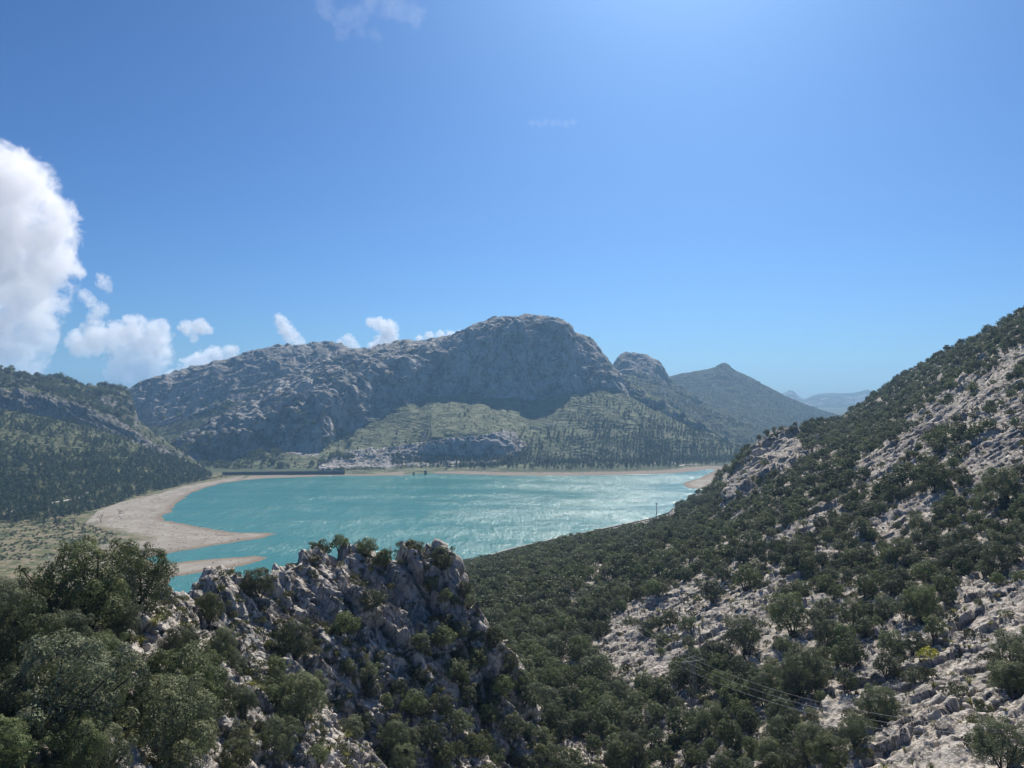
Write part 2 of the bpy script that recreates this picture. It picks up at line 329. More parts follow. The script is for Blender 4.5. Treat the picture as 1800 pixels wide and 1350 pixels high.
def disp_massif(p, n, i):
    T = i['T']; cl = sstep(2.7, 3.15, T)*(1-sstep(4.0, 4.6, T)); up = sstep(3.9, 4.3, T); low = 1-sstep(2.6, 3.1, T)
    left = 1-sstep(560, 760, i['U'])
    eb, cb, fb = facets(aniso(p, (0.1, 0.2, 1), 1.8)/52+fbm(p/60, 3, 8)[:, None]*.3, 3); e1, c1, f1 = facets(aniso(p, (.7, .2, .5), 2.0)/20, 4)
    a = aniso(p, (0.12, 0.1, 1), 3.0)
    face = ridged(a/80, 4, 1, 0.45)*9+fbm(p/160, 3, 4)*22
    s = aniso(p, (0.85, 0.25, 0.32), 4.0)
    slab = ridged(s/48, 4, 8, 0.45)*6+c1*1.5+f1*2.6
    blocks = cb*8+fb*16-4*(1-sstep(0, .07, eb))+c1*3+f1*5
    hgt = cl*(face*1.0+blocks)+left*(1-low)*(1-up*.6)*(cb*5+fb*8)+up*slab*(1.1)+low*(fbm(p/60, 5, 6)*5+slab*0.25*left)+left*(1-low)*slab*0.8
    # rocky outcrops and terraces on the lower slope
    bl = crop(i['U'], [(600,800),(740,780),(900,760),(930,790),(880,815),(560,830),(560,812)], i['V'])*1.0
    hgt += bl*(np.maximum(ridged(p/22, 4, 12), 0)*7)
    st_ = (1-low)*np.clip(ledge(p, (0.28, -0.1), 34, 65, .8)*.3+ledge(p, (0.25, -.1), 11, 66, .9)*.42, -20, 20)
    terr = low*sstep(560, 650, i['U'])*(1-sstep(1150, 1300, i['U']))*sstep(1.0, 1.5, T)
    hh = p[:, 2]/5.5+fbm(p/80, 4, 2)*2.6; st = (hh-np.floor(hh))*sstep(-.2, .25, fbm(p/50, 3, 64))
    out = p+n*hgt[:, None]*np.clip(T/0.5, 0, 1)[:, None]
    out[:, 2] += st_
    out[:, 2] += terr*(-(st-0.5)*3.0)*0.8
    return out
def veg_massif(p, i):
    u, v = i['U'], i['V']; T = i['T']
    g = np.where(T < 2.95, 0.62, np.where(T < 4.0, -0.75, -0.1))
    g = np.where(u < 560, np.where(T < 2.0, 0.45, -0.35), g)
    g = np.where(crop(u, [(430,800),(470,790),(560,812),(560,832),(380,834)], v), 0.5, g)
    g = np.where(crop(u, [(600,800),(740,780),(900,758),(930,785),(870,815),(560,830),(560,815)], v), -0.25, g)
    g = np.where((T > 3.9) & (u > 1000), 0.15, g); g = np.where(u > 1095+fbm(p/60, 3, 71)*60, 0.55, g)
    return g+fbm(p/120, 3, 77)*0.5
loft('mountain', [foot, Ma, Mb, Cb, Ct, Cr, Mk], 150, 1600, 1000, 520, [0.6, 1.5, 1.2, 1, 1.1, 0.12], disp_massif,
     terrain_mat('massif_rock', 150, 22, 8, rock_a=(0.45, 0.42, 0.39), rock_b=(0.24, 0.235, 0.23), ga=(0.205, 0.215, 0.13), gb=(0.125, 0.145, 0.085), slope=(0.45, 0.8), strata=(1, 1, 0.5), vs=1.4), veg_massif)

# dark ridge behind, on the left of the massif
Bc = [(-100, 730, 2000), (100, 715, 2000), (190, 700, 2000), (222, 687, 2000), (260, 672, 2010), (300, 658, 2030), (350, 645, 2060), (400, 634, 2090), (430, 628, 2100), (480, 613, 2140), (540, 606, 2200), (580, 604, 2230), (600, 610, 2250), (620, 618, 2260), (660, 640, 2280), (760, 690, 2300)]
Bb = [(-100, 790, 1850), (190, 770, 1820), (260, 757, 1820), (330, 738, 1840), (400, 716, 1860), (480, 690, 1900), (560, 665, 1960), (620, 660, 2010), (700, 700, 2060), (760, 720, 2060)]
Ba = [(-100, 815, 1650), (190, 812, 1600), (300, 800, 1590), (380, 785, 1620), (480, 745, 1700), (560, 720, 1760), (700, 740, 1900), (760, 740, 1950)]
B0 = [(-100, 835, 1560), (190, 832, 1500), (300, 828, 1490), (480, 800, 1600), (760, 770, 1900)]
def disp_back(p, n, i):
    T = i['T']; cl = sstep(1.8, 2.3, T); a = aniso(p, (0.1, 0.1, 1), 3.0)
    d1, d2, c = cells(aniso(p, (0.1, 0.2, 1), 2)/38, 5)
    return p+np.stack([cl*0, cl*0, cl*ledge(p, (-.3, -.1), 24, 67, 1.0)*.35], -1)+n*(cl*(ridged(a/60, 5, 21)*12+(c-.5)*10*sstep(0, .2, d2-d1))+(1-cl)*fbm(p/50, 5, 5)*8)[:, None]
loft('mountain_ridge', [B0, Ba, Bb, Bc, shift(Bc, 50, 1.12)], -100, 760, 560, 260, [1, 1, 1.2, 0.1], disp_back,
     terrain_mat('ridge_rock', 140, 14, 9, rock_a=(0.38, 0.36, 0.34), rock_b=(0.22, 0.215, 0.21), slope=(0.4, 0.75), strata=(1, 1, .5)), lambda p, i: np.where(i['T'] < 2.05, 0.4, -0.6)+fbm(p/120, 3, 7)*.5)

# second peak right of the summit
Sc = [(960, 760, 2600), (1030, 690, 2600), (1060, 662, 2600), (1080, 646, 2600), (1092, 632, 2600), (1102, 626, 2600), (1130, 627, 2600), (1140, 632, 2600), (1152, 637, 2600), (1160, 648, 2600), (1170, 664, 2600), (1200, 690, 2560), (1240, 712, 2500), (1300, 740, 2400), (1400, 775, 2300), (1500, 800, 2200)]
Sb = [(960, 770, 2450), (1060, 690, 2430), (1100, 662, 2430), (1140, 665, 2430), (1180, 690, 2420), (1240, 722, 2350), (1300, 750, 2250), (1400, 785, 2150), (1500, 805, 2050)]
Sa = [(960, 790, 1950), (1060, 745, 2000), (1140, 745, 2000), (1240, 765, 1980), (1350, 790, 1900), (1500, 810, 1800)]
def disp_gen(am, sz, seed):
    def f(p, n, i):
        a = aniso(p, (0.1, 0.1, 1), 2.0); return p+n*(ridged(a/sz, 5, seed)*am+fbm(p/sz/3, 3, seed+2)*am)[:, None]
    return f
loft('mountain_peak', [shift(Sa, 40, 0.95), Sa, Sb, Sc, shift(Sc, 60, 1.15)], 960, 1500, 520, 260, [1, 1, 1, 0.1], disp_gen(13, 55, 31),
     terrain_mat('peak_rock', 110, 22, 12, rock_a=(0.33, 0.31, 0.29), rock_b=(0.18, 0.175, 0.17), slope=(0.5, 0.85), ga=(0.10, 0.11, 0.06)), lambda p, i: np.where((i['T'] > 2.1) & (i['U'] < 1172), -0.5, 0.5)+fbm(p/150, 3, 17)*.5)

# wooded pyramid hill
Yc = [(1080, 700, 3300), (1130, 675, 3300), (1172, 664, 3300), (1200, 658, 3300), (1235, 652, 3300), (1255, 648, 3300), (1272, 639, 3300), (1290, 651, 3290), (1330, 671, 3270), (1370, 694, 3240), (1400, 708, 3220), (1440, 722, 3190), (1480, 734, 3150), (1520, 748, 3100), (1600, 770, 3050), (1750, 790, 3000)]
Yb = [(1080, 730, 2900), (1200, 700, 2900), (1272, 690, 2900), (1350, 712, 2850), (1420, 740, 2800), (1500, 765, 2700), (1600, 785, 2600), (1750, 800, 2600)]
Ya = [(1080, 775, 2350), (1200, 760, 2300), (1300, 765, 2200), (1400, 780, 2150), (1500, 792, 2100), (1750, 805, 2050)]
Y0 = [(1080, 805, 1600), (1300, 805, 1650), (1500, 808, 1600), (1750, 812, 1600)]
loft('wooded_hill', [Y0, Ya, Yb, Yc, shift(Yc, 50, 1.15)], 1080, 1750, 520, 280, [1, 1, 1, 0.1], disp_gen(9, 70, 41),
     terrain_mat('hill_wood', 120, 12, 10, slope=(0.3, 0.6), ga=(0.075, 0.085, 0.05), gb=(0.03, 0.042, 0.028)), lambda p, i: np.where(i['T'] > 1.5, .75, 0.6)+fbm(p/200, 3, 19)*.5)

# farthest range
Fc = [(-400, 760, 7000), (900, 760, 7000), (1330, 712, 7000), (1368, 696, 7000), (1380, 691, 7000), (1391, 688, 7000), (1397, 691, 7000), (1405, 699, 7000), (1413, 703, 7000), (1425, 698, 7000), (1440, 694, 7000), (1460, 692, 7000), (1490, 692, 7000), (1510, 690, 7000), (1524, 687, 7000), (1535, 690, 7000), (1560, 695, 7000), (1640, 700, 7000), (2300, 680, 7000)]
loft('distant_mountains', [zc([(-400, 0, 4200), (2300, 0, 4200)]), [(-400, 770, 5200), (1300, 745, 5200), (1450, 728, 5200), (1560, 735, 5200), (2300, 730, 5200)], Fc, shift(Fc, 12, 1.08)], -400, 2300, 900, 110, [1, 1.5, 0.2], disp_gen(16, 220, 51),
     terrain_mat('far_rock', 320, 45, 25, rock_a=(0.30, 0.28, 0.26), rock_b=(0.14, 0.14, 0.14), ga=(0.07, 0.085, 0.045), slope=(0.5, 0.9)), lambda p, i: np.where(i['T'] < 1.4, .8, 0.1)+fbm(p/500, 3, 9)*.8)

# left hill with the pines
L0 = zc([(-500, 1, 560), (0, 1.5, 745), (100, 2, 790), (180, 2, 860), (250, 2, 980), (300, 2, 1060), (360, 2.5, 1160), (400, 3, 1220), (440, 3, 1260)])
L1 = [(-500, 800, 900), (0, 808, 1010), (150, 812, 1060), (250, 820, 1130), (320, 829, 1190), (380, 837, 1235), (440, 839, 1275)]
L2 = [(-500, 700, 1150), (0, 718, 1260), (100, 734, 1300), (200, 764, 1330), (260, 786, 1330), (320, 811, 1290), (380, 835, 1255), (440, 838, 1285)]
L2b = [(-500, 680, 1170), (0, 690, 1290), (60, 694, 1310), (130, 714, 1330), (200, 744, 1360), (260, 775, 1360), (320, 806, 1310), (380, 834, 1265), (440, 837, 1290)]
L3 = [(-500, 655, 1300), (0, 666, 1400), (60, 676, 1400), (100, 690, 1400), (150, 708, 1410), (200, 726, 1440), (235, 750, 1450), (260, 764, 1440), (320, 801, 1340), (380, 833, 1270), (440, 836, 1295)]
L4 = [(-500, 640, 1450), (-50, 650, 1500), (0, 650, 1500), (15, 649, 1500), (25, 655, 1505), (60, 664, 1510), (110, 668, 1530), (150, 679, 1550), (190, 681, 1580), (213, 685, 1600), (222, 692, 1600), (232, 715, 1600), (242, 740, 1590), (255, 752, 1570), (290, 777, 1500), (330, 801, 1390), (365, 827, 1290), (400, 835, 1280), (440, 835.5, 1300)]
def disp_left(p, n, i):
    T = i['T']; rk = sstep(1.95, 2.15, T); fade = 1-sstep(230, 400, i['U'])*0.75
    s = aniso(p, (0.75, 0.1, -0.5), 3.5)
    d1, d2, c = cells(aniso(p, (0.1, 0.2, 1), 1.6)/20, 15)
    h = rk*(ridged(s/26, 5, 61)*6+(c-.5)*6*sstep(0, .2, d2-d1))+(1-rk)*fbm(p/30, 5, 62)*2.5
    out = p+n*(h*fade*np.clip(T/0.6, 0, 1))[:, None]; out[:, 2] += rk*fade*(ledge(p, (.5, .1), 16, 68, 1.1)*.5+ledge(p, (.5, .1), 6, 69, 1.1)*.5); return out
loft('left_hillside', [L0, L1, L2, L2b, L3, L4, shift(L4, 45, 1.15)], -500, 440, 680, 380, [1, 1, 1.3, 1, 1.2, .12], disp_left,
     terrain_mat('left_hill', 90, 8, 5, rock_a=(0.30, 0.28, 0.25), rock_b=(0.15, 0.15, 0.145), ga=(0.165, 0.172, 0.082), gb=(0.085, 0.10, 0.05), slope=(0.45, 0.8), vs=1.6), lambda p, i: np.where(i['T'] < 1.97, 0.85, np.where(i['T'] > 3.2, 0.35, -0.1))+fbm(p/70, 3, 27)*.7)

# right hillside and the valley below the canal
r0 = [(400, 1750, 62), (700, 1700, 64), (900, 1700, 66), (1100, 1700, 66), (1300, 1700, 62), (1500, 1700, 56), (1800, 1720, 48), (2400, 1600, 40)]
r1 = [(400, 1400, 90), (700, 1400, 92), (850, 1390, 103), (960, 1370, 112), (1100, 1350, 118), (1200, 1350, 112), (1300, 1350, 103), (1500, 1350, 88), (1800, 1350, 72), (2400, 1200, 58)]
r2 = [(400, 1290, 130), (700, 1270, 135), (900, 1215, 150), (1050, 1205, 162), (1150, 1200, 152), (1300, 1200, 135), (1500, 1200, 118), (1800, 1190, 98), (2400, 1030, 78)]
r3 = [(400, 1180, 190), (820, 1110, 215), (1000, 1090, 222), (1150, 1085, 200), (1300, 1080, 176), (1500, 1070, 152), (1800, 1050, 128), (2400, 870, 100)]
r4 = [(400, 1110, 280), (820, 1020, 330), (1000, 1005, 300), (1200, 985, 262), (1400, 970, 215), (1600, 950, 190), (1800, 920, 165), (2400, 730, 130)]
r5 = [(400, 1080, 380), (820, 1000, 450), (1000, 962, 430), (1120, 945, 430), (1200, 930, 390), (1260, 905, 370), (1300, 880, 360), (1400, 850, 320), (1500, 820, 300), (1650, 780, 265), (1800, 735, 240), (2400, 560, 190)]
r6 = [(400, 1070, 430), (820, 997, 520), (1000, 952, 560), (1100, 930, 620), (1160, 918, 600), (1200, 905, 520), (1250, 880, 470), (1300, 845, 440), (1350, 815, 440), (1400, 800, 440), (1470, 775, 470), (1540, 740, 470), (1650, 690, 400), (1800, 625, 330), (2400, 440, 260)]
r7 = zc([(400, 5, 500), (700, 5, 540), (830, 6, 562), (900, 6.5, 600), (1000, 7, 653), (1100, 8, 710), (1150, 9, 742)])+[(1200, 894, 650), (1250, 862, 580), (1290, 832, 530), (1315, 805, 510), (1335, 788, 505), (1370, 768, 505), (1400, 757, 520), (1440, 746, 570), (1475, 741, 640), (1500, 722, 660), (1530, 702, 650), (1560, 683, 640), (1600, 660, 610), (1650, 632, 570), (1700, 607, 530), (1750, 581, 490), (1800, 556, 450), (2000, 460, 400), (2400, 330, 350)]
r8 = [(400, vz(-6, 530), 530), (830, vz(-6, 592), 592), (1000, vz(-6, 685), 685), (1150, vz(-6, 775), 775)]+[(u, v+26, D*1.06) for u, v, D in r7[7:]]
r9 = [(400, vz(-9, 620), 620), (830, vz(-9, 660), 660), (1000, vz(-9, 760), 760), (1150, vz(-9, 850), 850), (1300, vz(-5, 900), 900), (1440, vz(-5, 1100), 1100), (1600, vz(0, 1200), 1200), (2400, vz(60, 800), 800)]
BARE = [[(1430,1300),(1480,1200),(1530,1120),(1640,1060),(1800,990),(1900,980),(1900,1400),(1380,1400)],
        [(1030,1150),(1080,1090),(1140,1045),(1250,1015),(1390,1005),(1420,1040),(1390,1120),(1340,1180),(1230,1160),(1110,1235),(1070,1200)],
        [(1000,1035),(1050,990),(1075,1000),(1040,1060),(1010,1070)], [(1440,965),(1560,905),(1640,860),(1690,860),(1640,910),(1520,960),(1450,990)],
        [(1100,1350),(1090,1180),(1130,1200),(1130,1260)], [(1680,850),(1740,740),(1800,680),(1800,860),(1740,880)], [(1560,760),(1700,680),(1800,590),(1800,690),(1700,740),(1600,790)], [(1500,830),(1580,760),(1640,770),(1560,850)], [(1330,960),(1400,910),(1460,880),(1480,900),(1380,970)], [(1260,860),(1330,775),(1400,765),(1440,800),(1340,850),(1290,890)],
        [(960,1340),(1010,1290),(1060,1330),(1050,1350)], [(1290,1030),(1310,1160),(1390,1130),(1380,1040)]]
SCREE = [(1270,1190),(1330,1130),(1370,1060),(1420,1050),(1440,1090),(1400,1150),(1340,1200)]
def bare_mask(u, v, pad=0):
    m = np.zeros(len(u), bool); q = np.stack([u/34, v/22, u*0], -1); u = u+fbm(q, 4, 91)*75; v = v+fbm(q, 4, 92)*45
    for q in BARE: m |= crop(u, q, v)
    return m
def disp_right(p, n, i):
    u, v, D, T = i['U'], i['V'], i['D'], i['T']
    s = aniso(p, (0.80, 0.25, 0.55), 3.6)
    rock = np.clip(bare_mask(u, v)*1.0+(T > 5.2)*0.3, 0, 1); q = np.stack([u/30, v/20, u*0], -1); sc = crop(u+fbm(q, 3, 93)*40, SCREE, v+fbm(q, 3, 94)*30)*1.0; flat = (u < 1180) & (T > 5.8)
    e0, c0, f0 = facets(s/4.2+fbm(p/4, 2, 4)[:, None]*0.4, 25); e1, c1, f1 = facets(s/1.3, 26)
    big = ridged(s/11, 4, 71)*1.3+fbm(p/22, 3, 72)*1.8
    small = c0*.9+f0*1.15-0.35*(1-sstep(0, .12, e0))+c1*.28+f1*.4-0.12*(1-sstep(0, .15, e1))
    h = big*(0.5+0.5*rock)*(1-0.8*sc)+small*(0.55+0.45*rock)*(1-sc*.85)+fbm(p/0.8, 3, 3)*0.07
    far = sstep(200, 420, D); h = h*(1+far*0.3)+far*ridged(aniso(p, (.6, .3, .7), 2)/28, 4, 74)*3.2*(u > 1150)
    h = np.where(flat, h*0.15, h); h = np.where(crop(u, BARE[-3], v), h+ridged(s/14, 4, 79)*4, h)
    f_ = 1-0.85*sstep(6.8, 7.0, T)*(u < 1180); out = p+n*(h*f_)[:, None]; cl = np.where(flat, 0.1, 1.0)*(1-sc)*f_
    out[:, 2] += (ledge(out, (-0.55, 0.15), 2.6, 75, 1.2, .4)*.4+ledge(out, (-0.6, 0.1), 0.9, 76, 1.0)*.25+far*(u > 1180)*ledge(out, (-0.5, 0.1), 14, 77, 1.2)*.4)*cl
    return out
def veg_right(p, i):
    m = bare_mask(i['U'], i['V']); q = np.stack([i['U']/30, i['V']/20, i['U']*0], -1); sc = crop(i['U']+fbm(q, 3, 93)*40, SCREE, i['V']+fbm(q, 3, 94)*30)
    return np.where(sc, -1.5, np.where(m, -0.5, 0.05))+fbm(p/25, 3, 33)*0.55
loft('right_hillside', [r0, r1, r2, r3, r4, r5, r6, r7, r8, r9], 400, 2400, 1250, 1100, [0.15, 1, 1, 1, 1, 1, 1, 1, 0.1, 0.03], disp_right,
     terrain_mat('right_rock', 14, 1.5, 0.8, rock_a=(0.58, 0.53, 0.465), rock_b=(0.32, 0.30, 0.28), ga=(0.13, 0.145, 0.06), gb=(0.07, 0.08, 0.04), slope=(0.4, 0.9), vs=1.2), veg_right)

# rocky outcrop and the slope at the left foreground
o0 = [(-900, 1900, 20), (0, 1800, 27), (200, 1750, 32), (400, 1700, 42), (600, 1650, 55), (800, 1600, 68), (1000, 1600, 80)]
o1 = [(-900, 1350, 28), (0, 1400, 36), (100, 1390, 39), (200, 1380, 44), (300, 1370, 52), (450, 1360, 66), (600, 1355, 80), (700, 1355, 88), (800, 1360, 94), (900, 1390, 100), (1000, 1450, 104)]
o2 = [(-900, 1200, 34), (0, 1210, 46), (100, 1210, 49), (200, 1220, 54), (300, 1225, 61), (400, 1240, 72), (500, 1245, 82), (600, 1240, 92), (700, 1235, 99), (800, 1255, 105), (900, 1320, 109), (1000, 1430, 108)]
o3 = [(-900, 1120, 38), (0, 1140, 52), (100, 1140, 55), (200, 1130, 62), (300, 1120, 70), (400, 1140, 83), (480, 1150, 90), (560, 1150, 95), (650, 1150, 100), (740, 1160, 106), (800, 1190, 109), (860, 1230, 113), (920, 1290, 114), (1000, 1410, 111)]
o4 = [(-900, 1080, 42), (0, 1110, 55), (100, 1105, 58), (200, 1080, 67), (260, 1055, 75), (320, 1060, 80), (380, 1060, 88), (430, 1050, 94), (480, 1045, 99), (540, 1030, 104), (600, 1030, 107), (650, 1030, 110), (700, 1035, 113), (760, 1045, 116), (800, 1070, 117), (850, 1110, 117), (900, 1210, 118), (1000, 1400, 113)]
o5 = [(-900, 1060, 45), (0, 1095, 58), (100, 1085, 62), (200, 1062, 71), (250, 1045, 76), (300, 1037, 82), (340, 1043, 86), (365, 1022, 90), (395, 1004, 95), (425, 1007, 98), (455, 1015, 100), (485, 1005, 103), (508, 988, 105), (522, 966, 110), (540, 953, 112), (560, 949, 114), (590, 958, 116), (620, 963, 117), (650, 966, 118), (690, 972, 120), (730, 972, 121), (755, 968, 121), (770, 960, 121), (790, 972, 121), (803, 985, 120), (812, 1030, 119), (822, 1062, 119), (836, 1052, 119), (850, 1064, 119), (866, 1110, 119), (890, 1150, 120), (920, 1230, 120), (960, 1300, 118), (1000, 1390, 115)]
o6 = [(u, v+90, D*1.05) for u, v, D in o5]; o7 = [(u, v+420, D*1.12) for u, v, D in o5]
def disp_out(p, n, i):
    u, D, T = i['U'], i['D'], i['T']
    s = aniso(p, (0.55, 0.1, -0.83), 2.4); w = fbm(p/6, 3, 84)[:, None]
    eb, cb, fb = facets((s+w*2)/6.0, 37); e1, c1, f1 = facets((s+w)/2.0, 35); e2, c2, f2 = facets(s/0.75, 36)
    tall = sstep(430, 560, u)*sstep(2.2, 3.2, T)
    k = np.clip(D/95, 0.5, 1.0)
    h = (cb*2.6+fb*2.6)*(0.45+.55*tall)-1.0*(1-sstep(0, .10, eb))*(.4+.6*tall)+ridged(s/5, 3, 81)*0.5+c1*.75+f1*.95-0.35*(1-sstep(0, .12, e1))
    h = h+c2*.22+f2*.3-0.10*(1-sstep(0, .15, e2))+fbm(p/.5, 3, 83)*.06
    out = p+n*(h*k)[:, None]
    out[:, 2] += (ledge(out, (0.95, 0.25), 3.6, 85, 1.3, .35)*.55+ledge(out, (0.8, 0.2), 1.15, 86, 1.0)*.25)*k
    return out
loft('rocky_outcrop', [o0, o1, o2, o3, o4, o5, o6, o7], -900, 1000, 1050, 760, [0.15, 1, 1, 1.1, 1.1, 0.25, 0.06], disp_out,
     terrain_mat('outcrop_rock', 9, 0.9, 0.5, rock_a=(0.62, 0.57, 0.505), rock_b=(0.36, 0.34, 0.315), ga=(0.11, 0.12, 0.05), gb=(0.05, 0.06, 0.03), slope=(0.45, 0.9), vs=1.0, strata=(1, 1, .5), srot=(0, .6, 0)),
     lambda p, i: np.where(i['T'] > 2.9, -0.62, -0.28)+np.where(i['U'] < 230, .35, 0)+fbm(p/8, 3, 34)*.5)

# ------------------------------------------------------------------ built things by the lake
def simple_mat(name, c, rough=0.8, spec=0.3, metal=0.0, var=0.12, sc=0.5):
    b = NB(name); n = b.noise(b.pos, sc, 5, 0.6)
    b.bsdf.inputs['Metallic'].default_value = metal
    return b.col(b.mix(b.ramp(n, 0.3, 0.7), tuple(x*(1-var) for x in c), tuple(min(1, x*(1+var)) for x in c)), rough, spec)
M_CONC = simple_mat('weathered_concrete', (0.30, 0.29, 0.27), sc=0.15); M_PALE = simple_mat('pale_concrete', (0.5, 0.60, 0.55), sc=0.4)
M_TWIG = simple_mat('brown_stone', (0.13, 0.105, 0.09), sc=2)
M_DARKM = simple_mat('dark_metal', (0.07, 0.07, 0.075), 0.5); M_STEEL = simple_mat('galvanised_steel', (0.24, 0.25, 0.26), 0.45, 0.5, 0.3); M_CABLE = simple_mat('cable', (0.45, 0.46, 0.48), 0.4)
M_BARK = simple_mat('bark', (0.075, 0.062, 0.052), 0.95, 0.1, sc=3); M_STONE = simple_mat('pale_stone', (0.55, 0.5, 0.44), sc=.3); M_GLASS = simple_mat('insulator_glass', (0.25, 0.3, 0.3), 0.2)

def tubes(segs, ns=6):
    """segs: list of (p, q, r0, r1) -> verts, quads"""
    V = []; Q = []; a = np.linspace(0, 2*np.pi, ns, endpoint=False)
    for p, q, r0, r1 in segs:
        p = np.array(p, float); q = np.array(q, float); d = q-p; d /= np.linalg.norm(d)+1e-9
        x = np.cross(d, (0, 0, 1) if abs(d[2]) < .9 else (1, 0, 0)); x /= np.linalg.norm(x); y = np.cross(d, x); b = len(V)*1
        ring = np.cos(a)[:, None]*x+np.sin(a)[:, None]*y; k = sum(len(v) for v in V)
        V.append(p+ring*r0); V.append(q+ring*r1)
        for i in range(ns): Q.append((k+i, k+(i+1) % ns, k+ns+(i+1) % ns, k+ns+i))
    return np.concatenate(V), np.array(Q)
def boxes(L):
    """L: list of (corner array 8x3)"""
    V = []; Q = []
    for c in L:
        k = len(V)*8; V.append(np.array(c, float)); Q += [(k, k+1, k+2, k+3), (k+7, k+6, k+5, k+4), (k, k+4, k+5, k+1), (k+1, k+5, k+6, k+2), (k+2, k+6, k+7, k+3), (k+3, k+7, k+4, k)]
    return np.concatenate(V), np.array(Q)
def bx(cx, cy, z0, wx, wy, h, rz=0, top=1.0):
    c, s = math.cos(rz), math.sin(rz); r = []
    for z, k in ((z0, 1.0), (z0+h, top)):
        for a, b in ((-1, -1), (-1, 1), (1, 1), (1, -1)):
            x = a*wx/2*k; y = b*wy/2*k; r.append((cx+x*c-y*s, cy+x*s+y*c, z))
    return r
def empty(name, loc, rz=0.0):
    o = bpy.data.objects.new(name, None); o.location = loc; o.rotation_euler = (0, 0, rz); o.empty_display_size = 0.3; COL.objects.link(o); return o

def hit(u, v, names, tol=5.0, back=False):
    best = None
    for n in names:
        p = PATCH[n]; m = (np.abs(p['u']-u) < tol)
        idx = np.nonzero(m)[0]; idx = idx[np.abs(p['v'][idx]-v) < tol]
        if len(idx) == 0: continue
        e = (p['u'][idx]-u)**2+(p['v'][idx]-v)**2; near = p['P'][idx, 1] < p['P'][idx, 1].min()*1.12
        i = idx[near][np.argmin(e[near])]
        if best is None or p['P'][i, 1] < best[1]: best = p['P'][i]
    return best

# dam
A = np.array(px(392, vz(0, 1235), 1235)); B = np.array(px(606, vz(0, 1262), 1262)); L = np.linalg.norm((B-A)[:2]); az = math.atan2(B[1]-A[1], B[0]-A[0]); mid = (A+B)/2
dam = empty('dam', (mid[0], mid[1], 0), az); tag(dam, 'long low grey concrete dam wall along the far left shore of the lake', 'dam')
vv, qq = boxes([[(-L/2, -5, -3), (-L/2, 6, -3), (L/2, 6, -3), (L/2, -5, -3), (-L/2, -1.5, 5.6), (-L/2, 4.5, 5.6), (L/2, 4.5, 5.6), (L/2, -1.5, 5.6)]]); new_mesh('wall', vv, qq, M_TWIG, smooth=False, parent=dam)
vv, qq = boxes([bx(0, 1.5, 5.6, L+2, 7.2, 0.5)]); new_mesh('road_deck', vv, qq, M_CONC, smooth=False, parent=dam)
vv, qq = boxes([bx(0, -1.8, 6.1, L+2, 0.3, 0.9)]); new_mesh('parapet', vv, qq, M_CONC, smooth=False, parent=dam)
for i in range(12):
    vv, qq = boxes([bx(-L/2+6+i*(L-12)/11, -1.8, 7.0, 0.5, 0.5, 0.7)]); new_mesh('parapet_post', vv, qq, M_CONC, smooth=False, parent=dam)
# intake towers
for i, (u, w, h, lab) in enumerate(((748, 3.6, 6.6, 'dark square intake tower standing at the far shore, the taller one'), (727, 3.0, 3.6, 'short dark intake tower at the far shore, left of the taller tower'))):
    D = 1262; x = (u-900)/F*D; t = empty('intake_tower', (x, D, -2)); tag(t, lab, 'tower')
    vv, qq = boxes([bx(0, 0, 0, w, w, h+2, 0.3, 0.93)]); new_mesh('shaft', vv, qq, M_TWIG, smooth=False, parent=t)
    vv, qq = boxes([bx(0, 0, h+2, w*1.15, w*1.15, 0.6, 0.3)]); new_mesh('cap', vv, qq, M_CONC, smooth=False, parent=t)
    vv, qq = tubes([((a*w*.5, b*w*.5, h+2.6), (a*w*.5, b*w*.5, h+3.7), .07, .07) for a in (-1, 1) for b in (-1, 1)]+[((a*w*.5, -w*.5, h+3.7), (a*w*.5, w*.5, h+3.7), .07, .07) for a in (-1, 1)]+[((-w*.5, b*w*.5, h+3.7), (w*.5, b*w*.5, h+3.7), .07, .07) for b in (-1, 1)]); new_mesh('railing', vv, qq, M_DARKM, parent=t)

# canal track along the bank
def ribbon(name, pts, width, mat, up=0.15, thick=0.35):
    pts = np.array(pts); d = np.gradient(pts, axis=0); d[:, 2] = 0; d /= np.linalg.norm(d, axis=1)[:, None]; s = np.stack([-d[:, 1], d[:, 0], d[:, 2]], -1)*width/2
    z = np.array((0, 0, 1.0)); a = pts-s+z*up; b = pts+s+z*up; V = np.concatenate([a-z*thick, a, b, b-z*thick]); n = len(pts); Q = []
    for i in range(n-1):
        for k in range(3): Q.append((k*n+i, (k+1)*n+i, (k+1)*n+i+1, k*n+i+1))
    o = new_mesh(name, V, Q, mat, smooth=False); tag(o, kind='structure'); return o
uu = np.linspace(560, 1215, 90); c7 = np.array(sorted(r7)); cD = np.exp(pchip(c7[:, 0], np.log(c7[:, 2]), uu)); cV = pchip(c7[:, 0], c7[:, 1], uu)
cp = np.stack([(uu-900)/F*cD, cD, CAMZ-(cV-HZ)/F*cD], -1)
cp[:, 2] += 1.6
ribbon('canal_path', cp, 1.7, M_CONC, 0.25, 1.2)
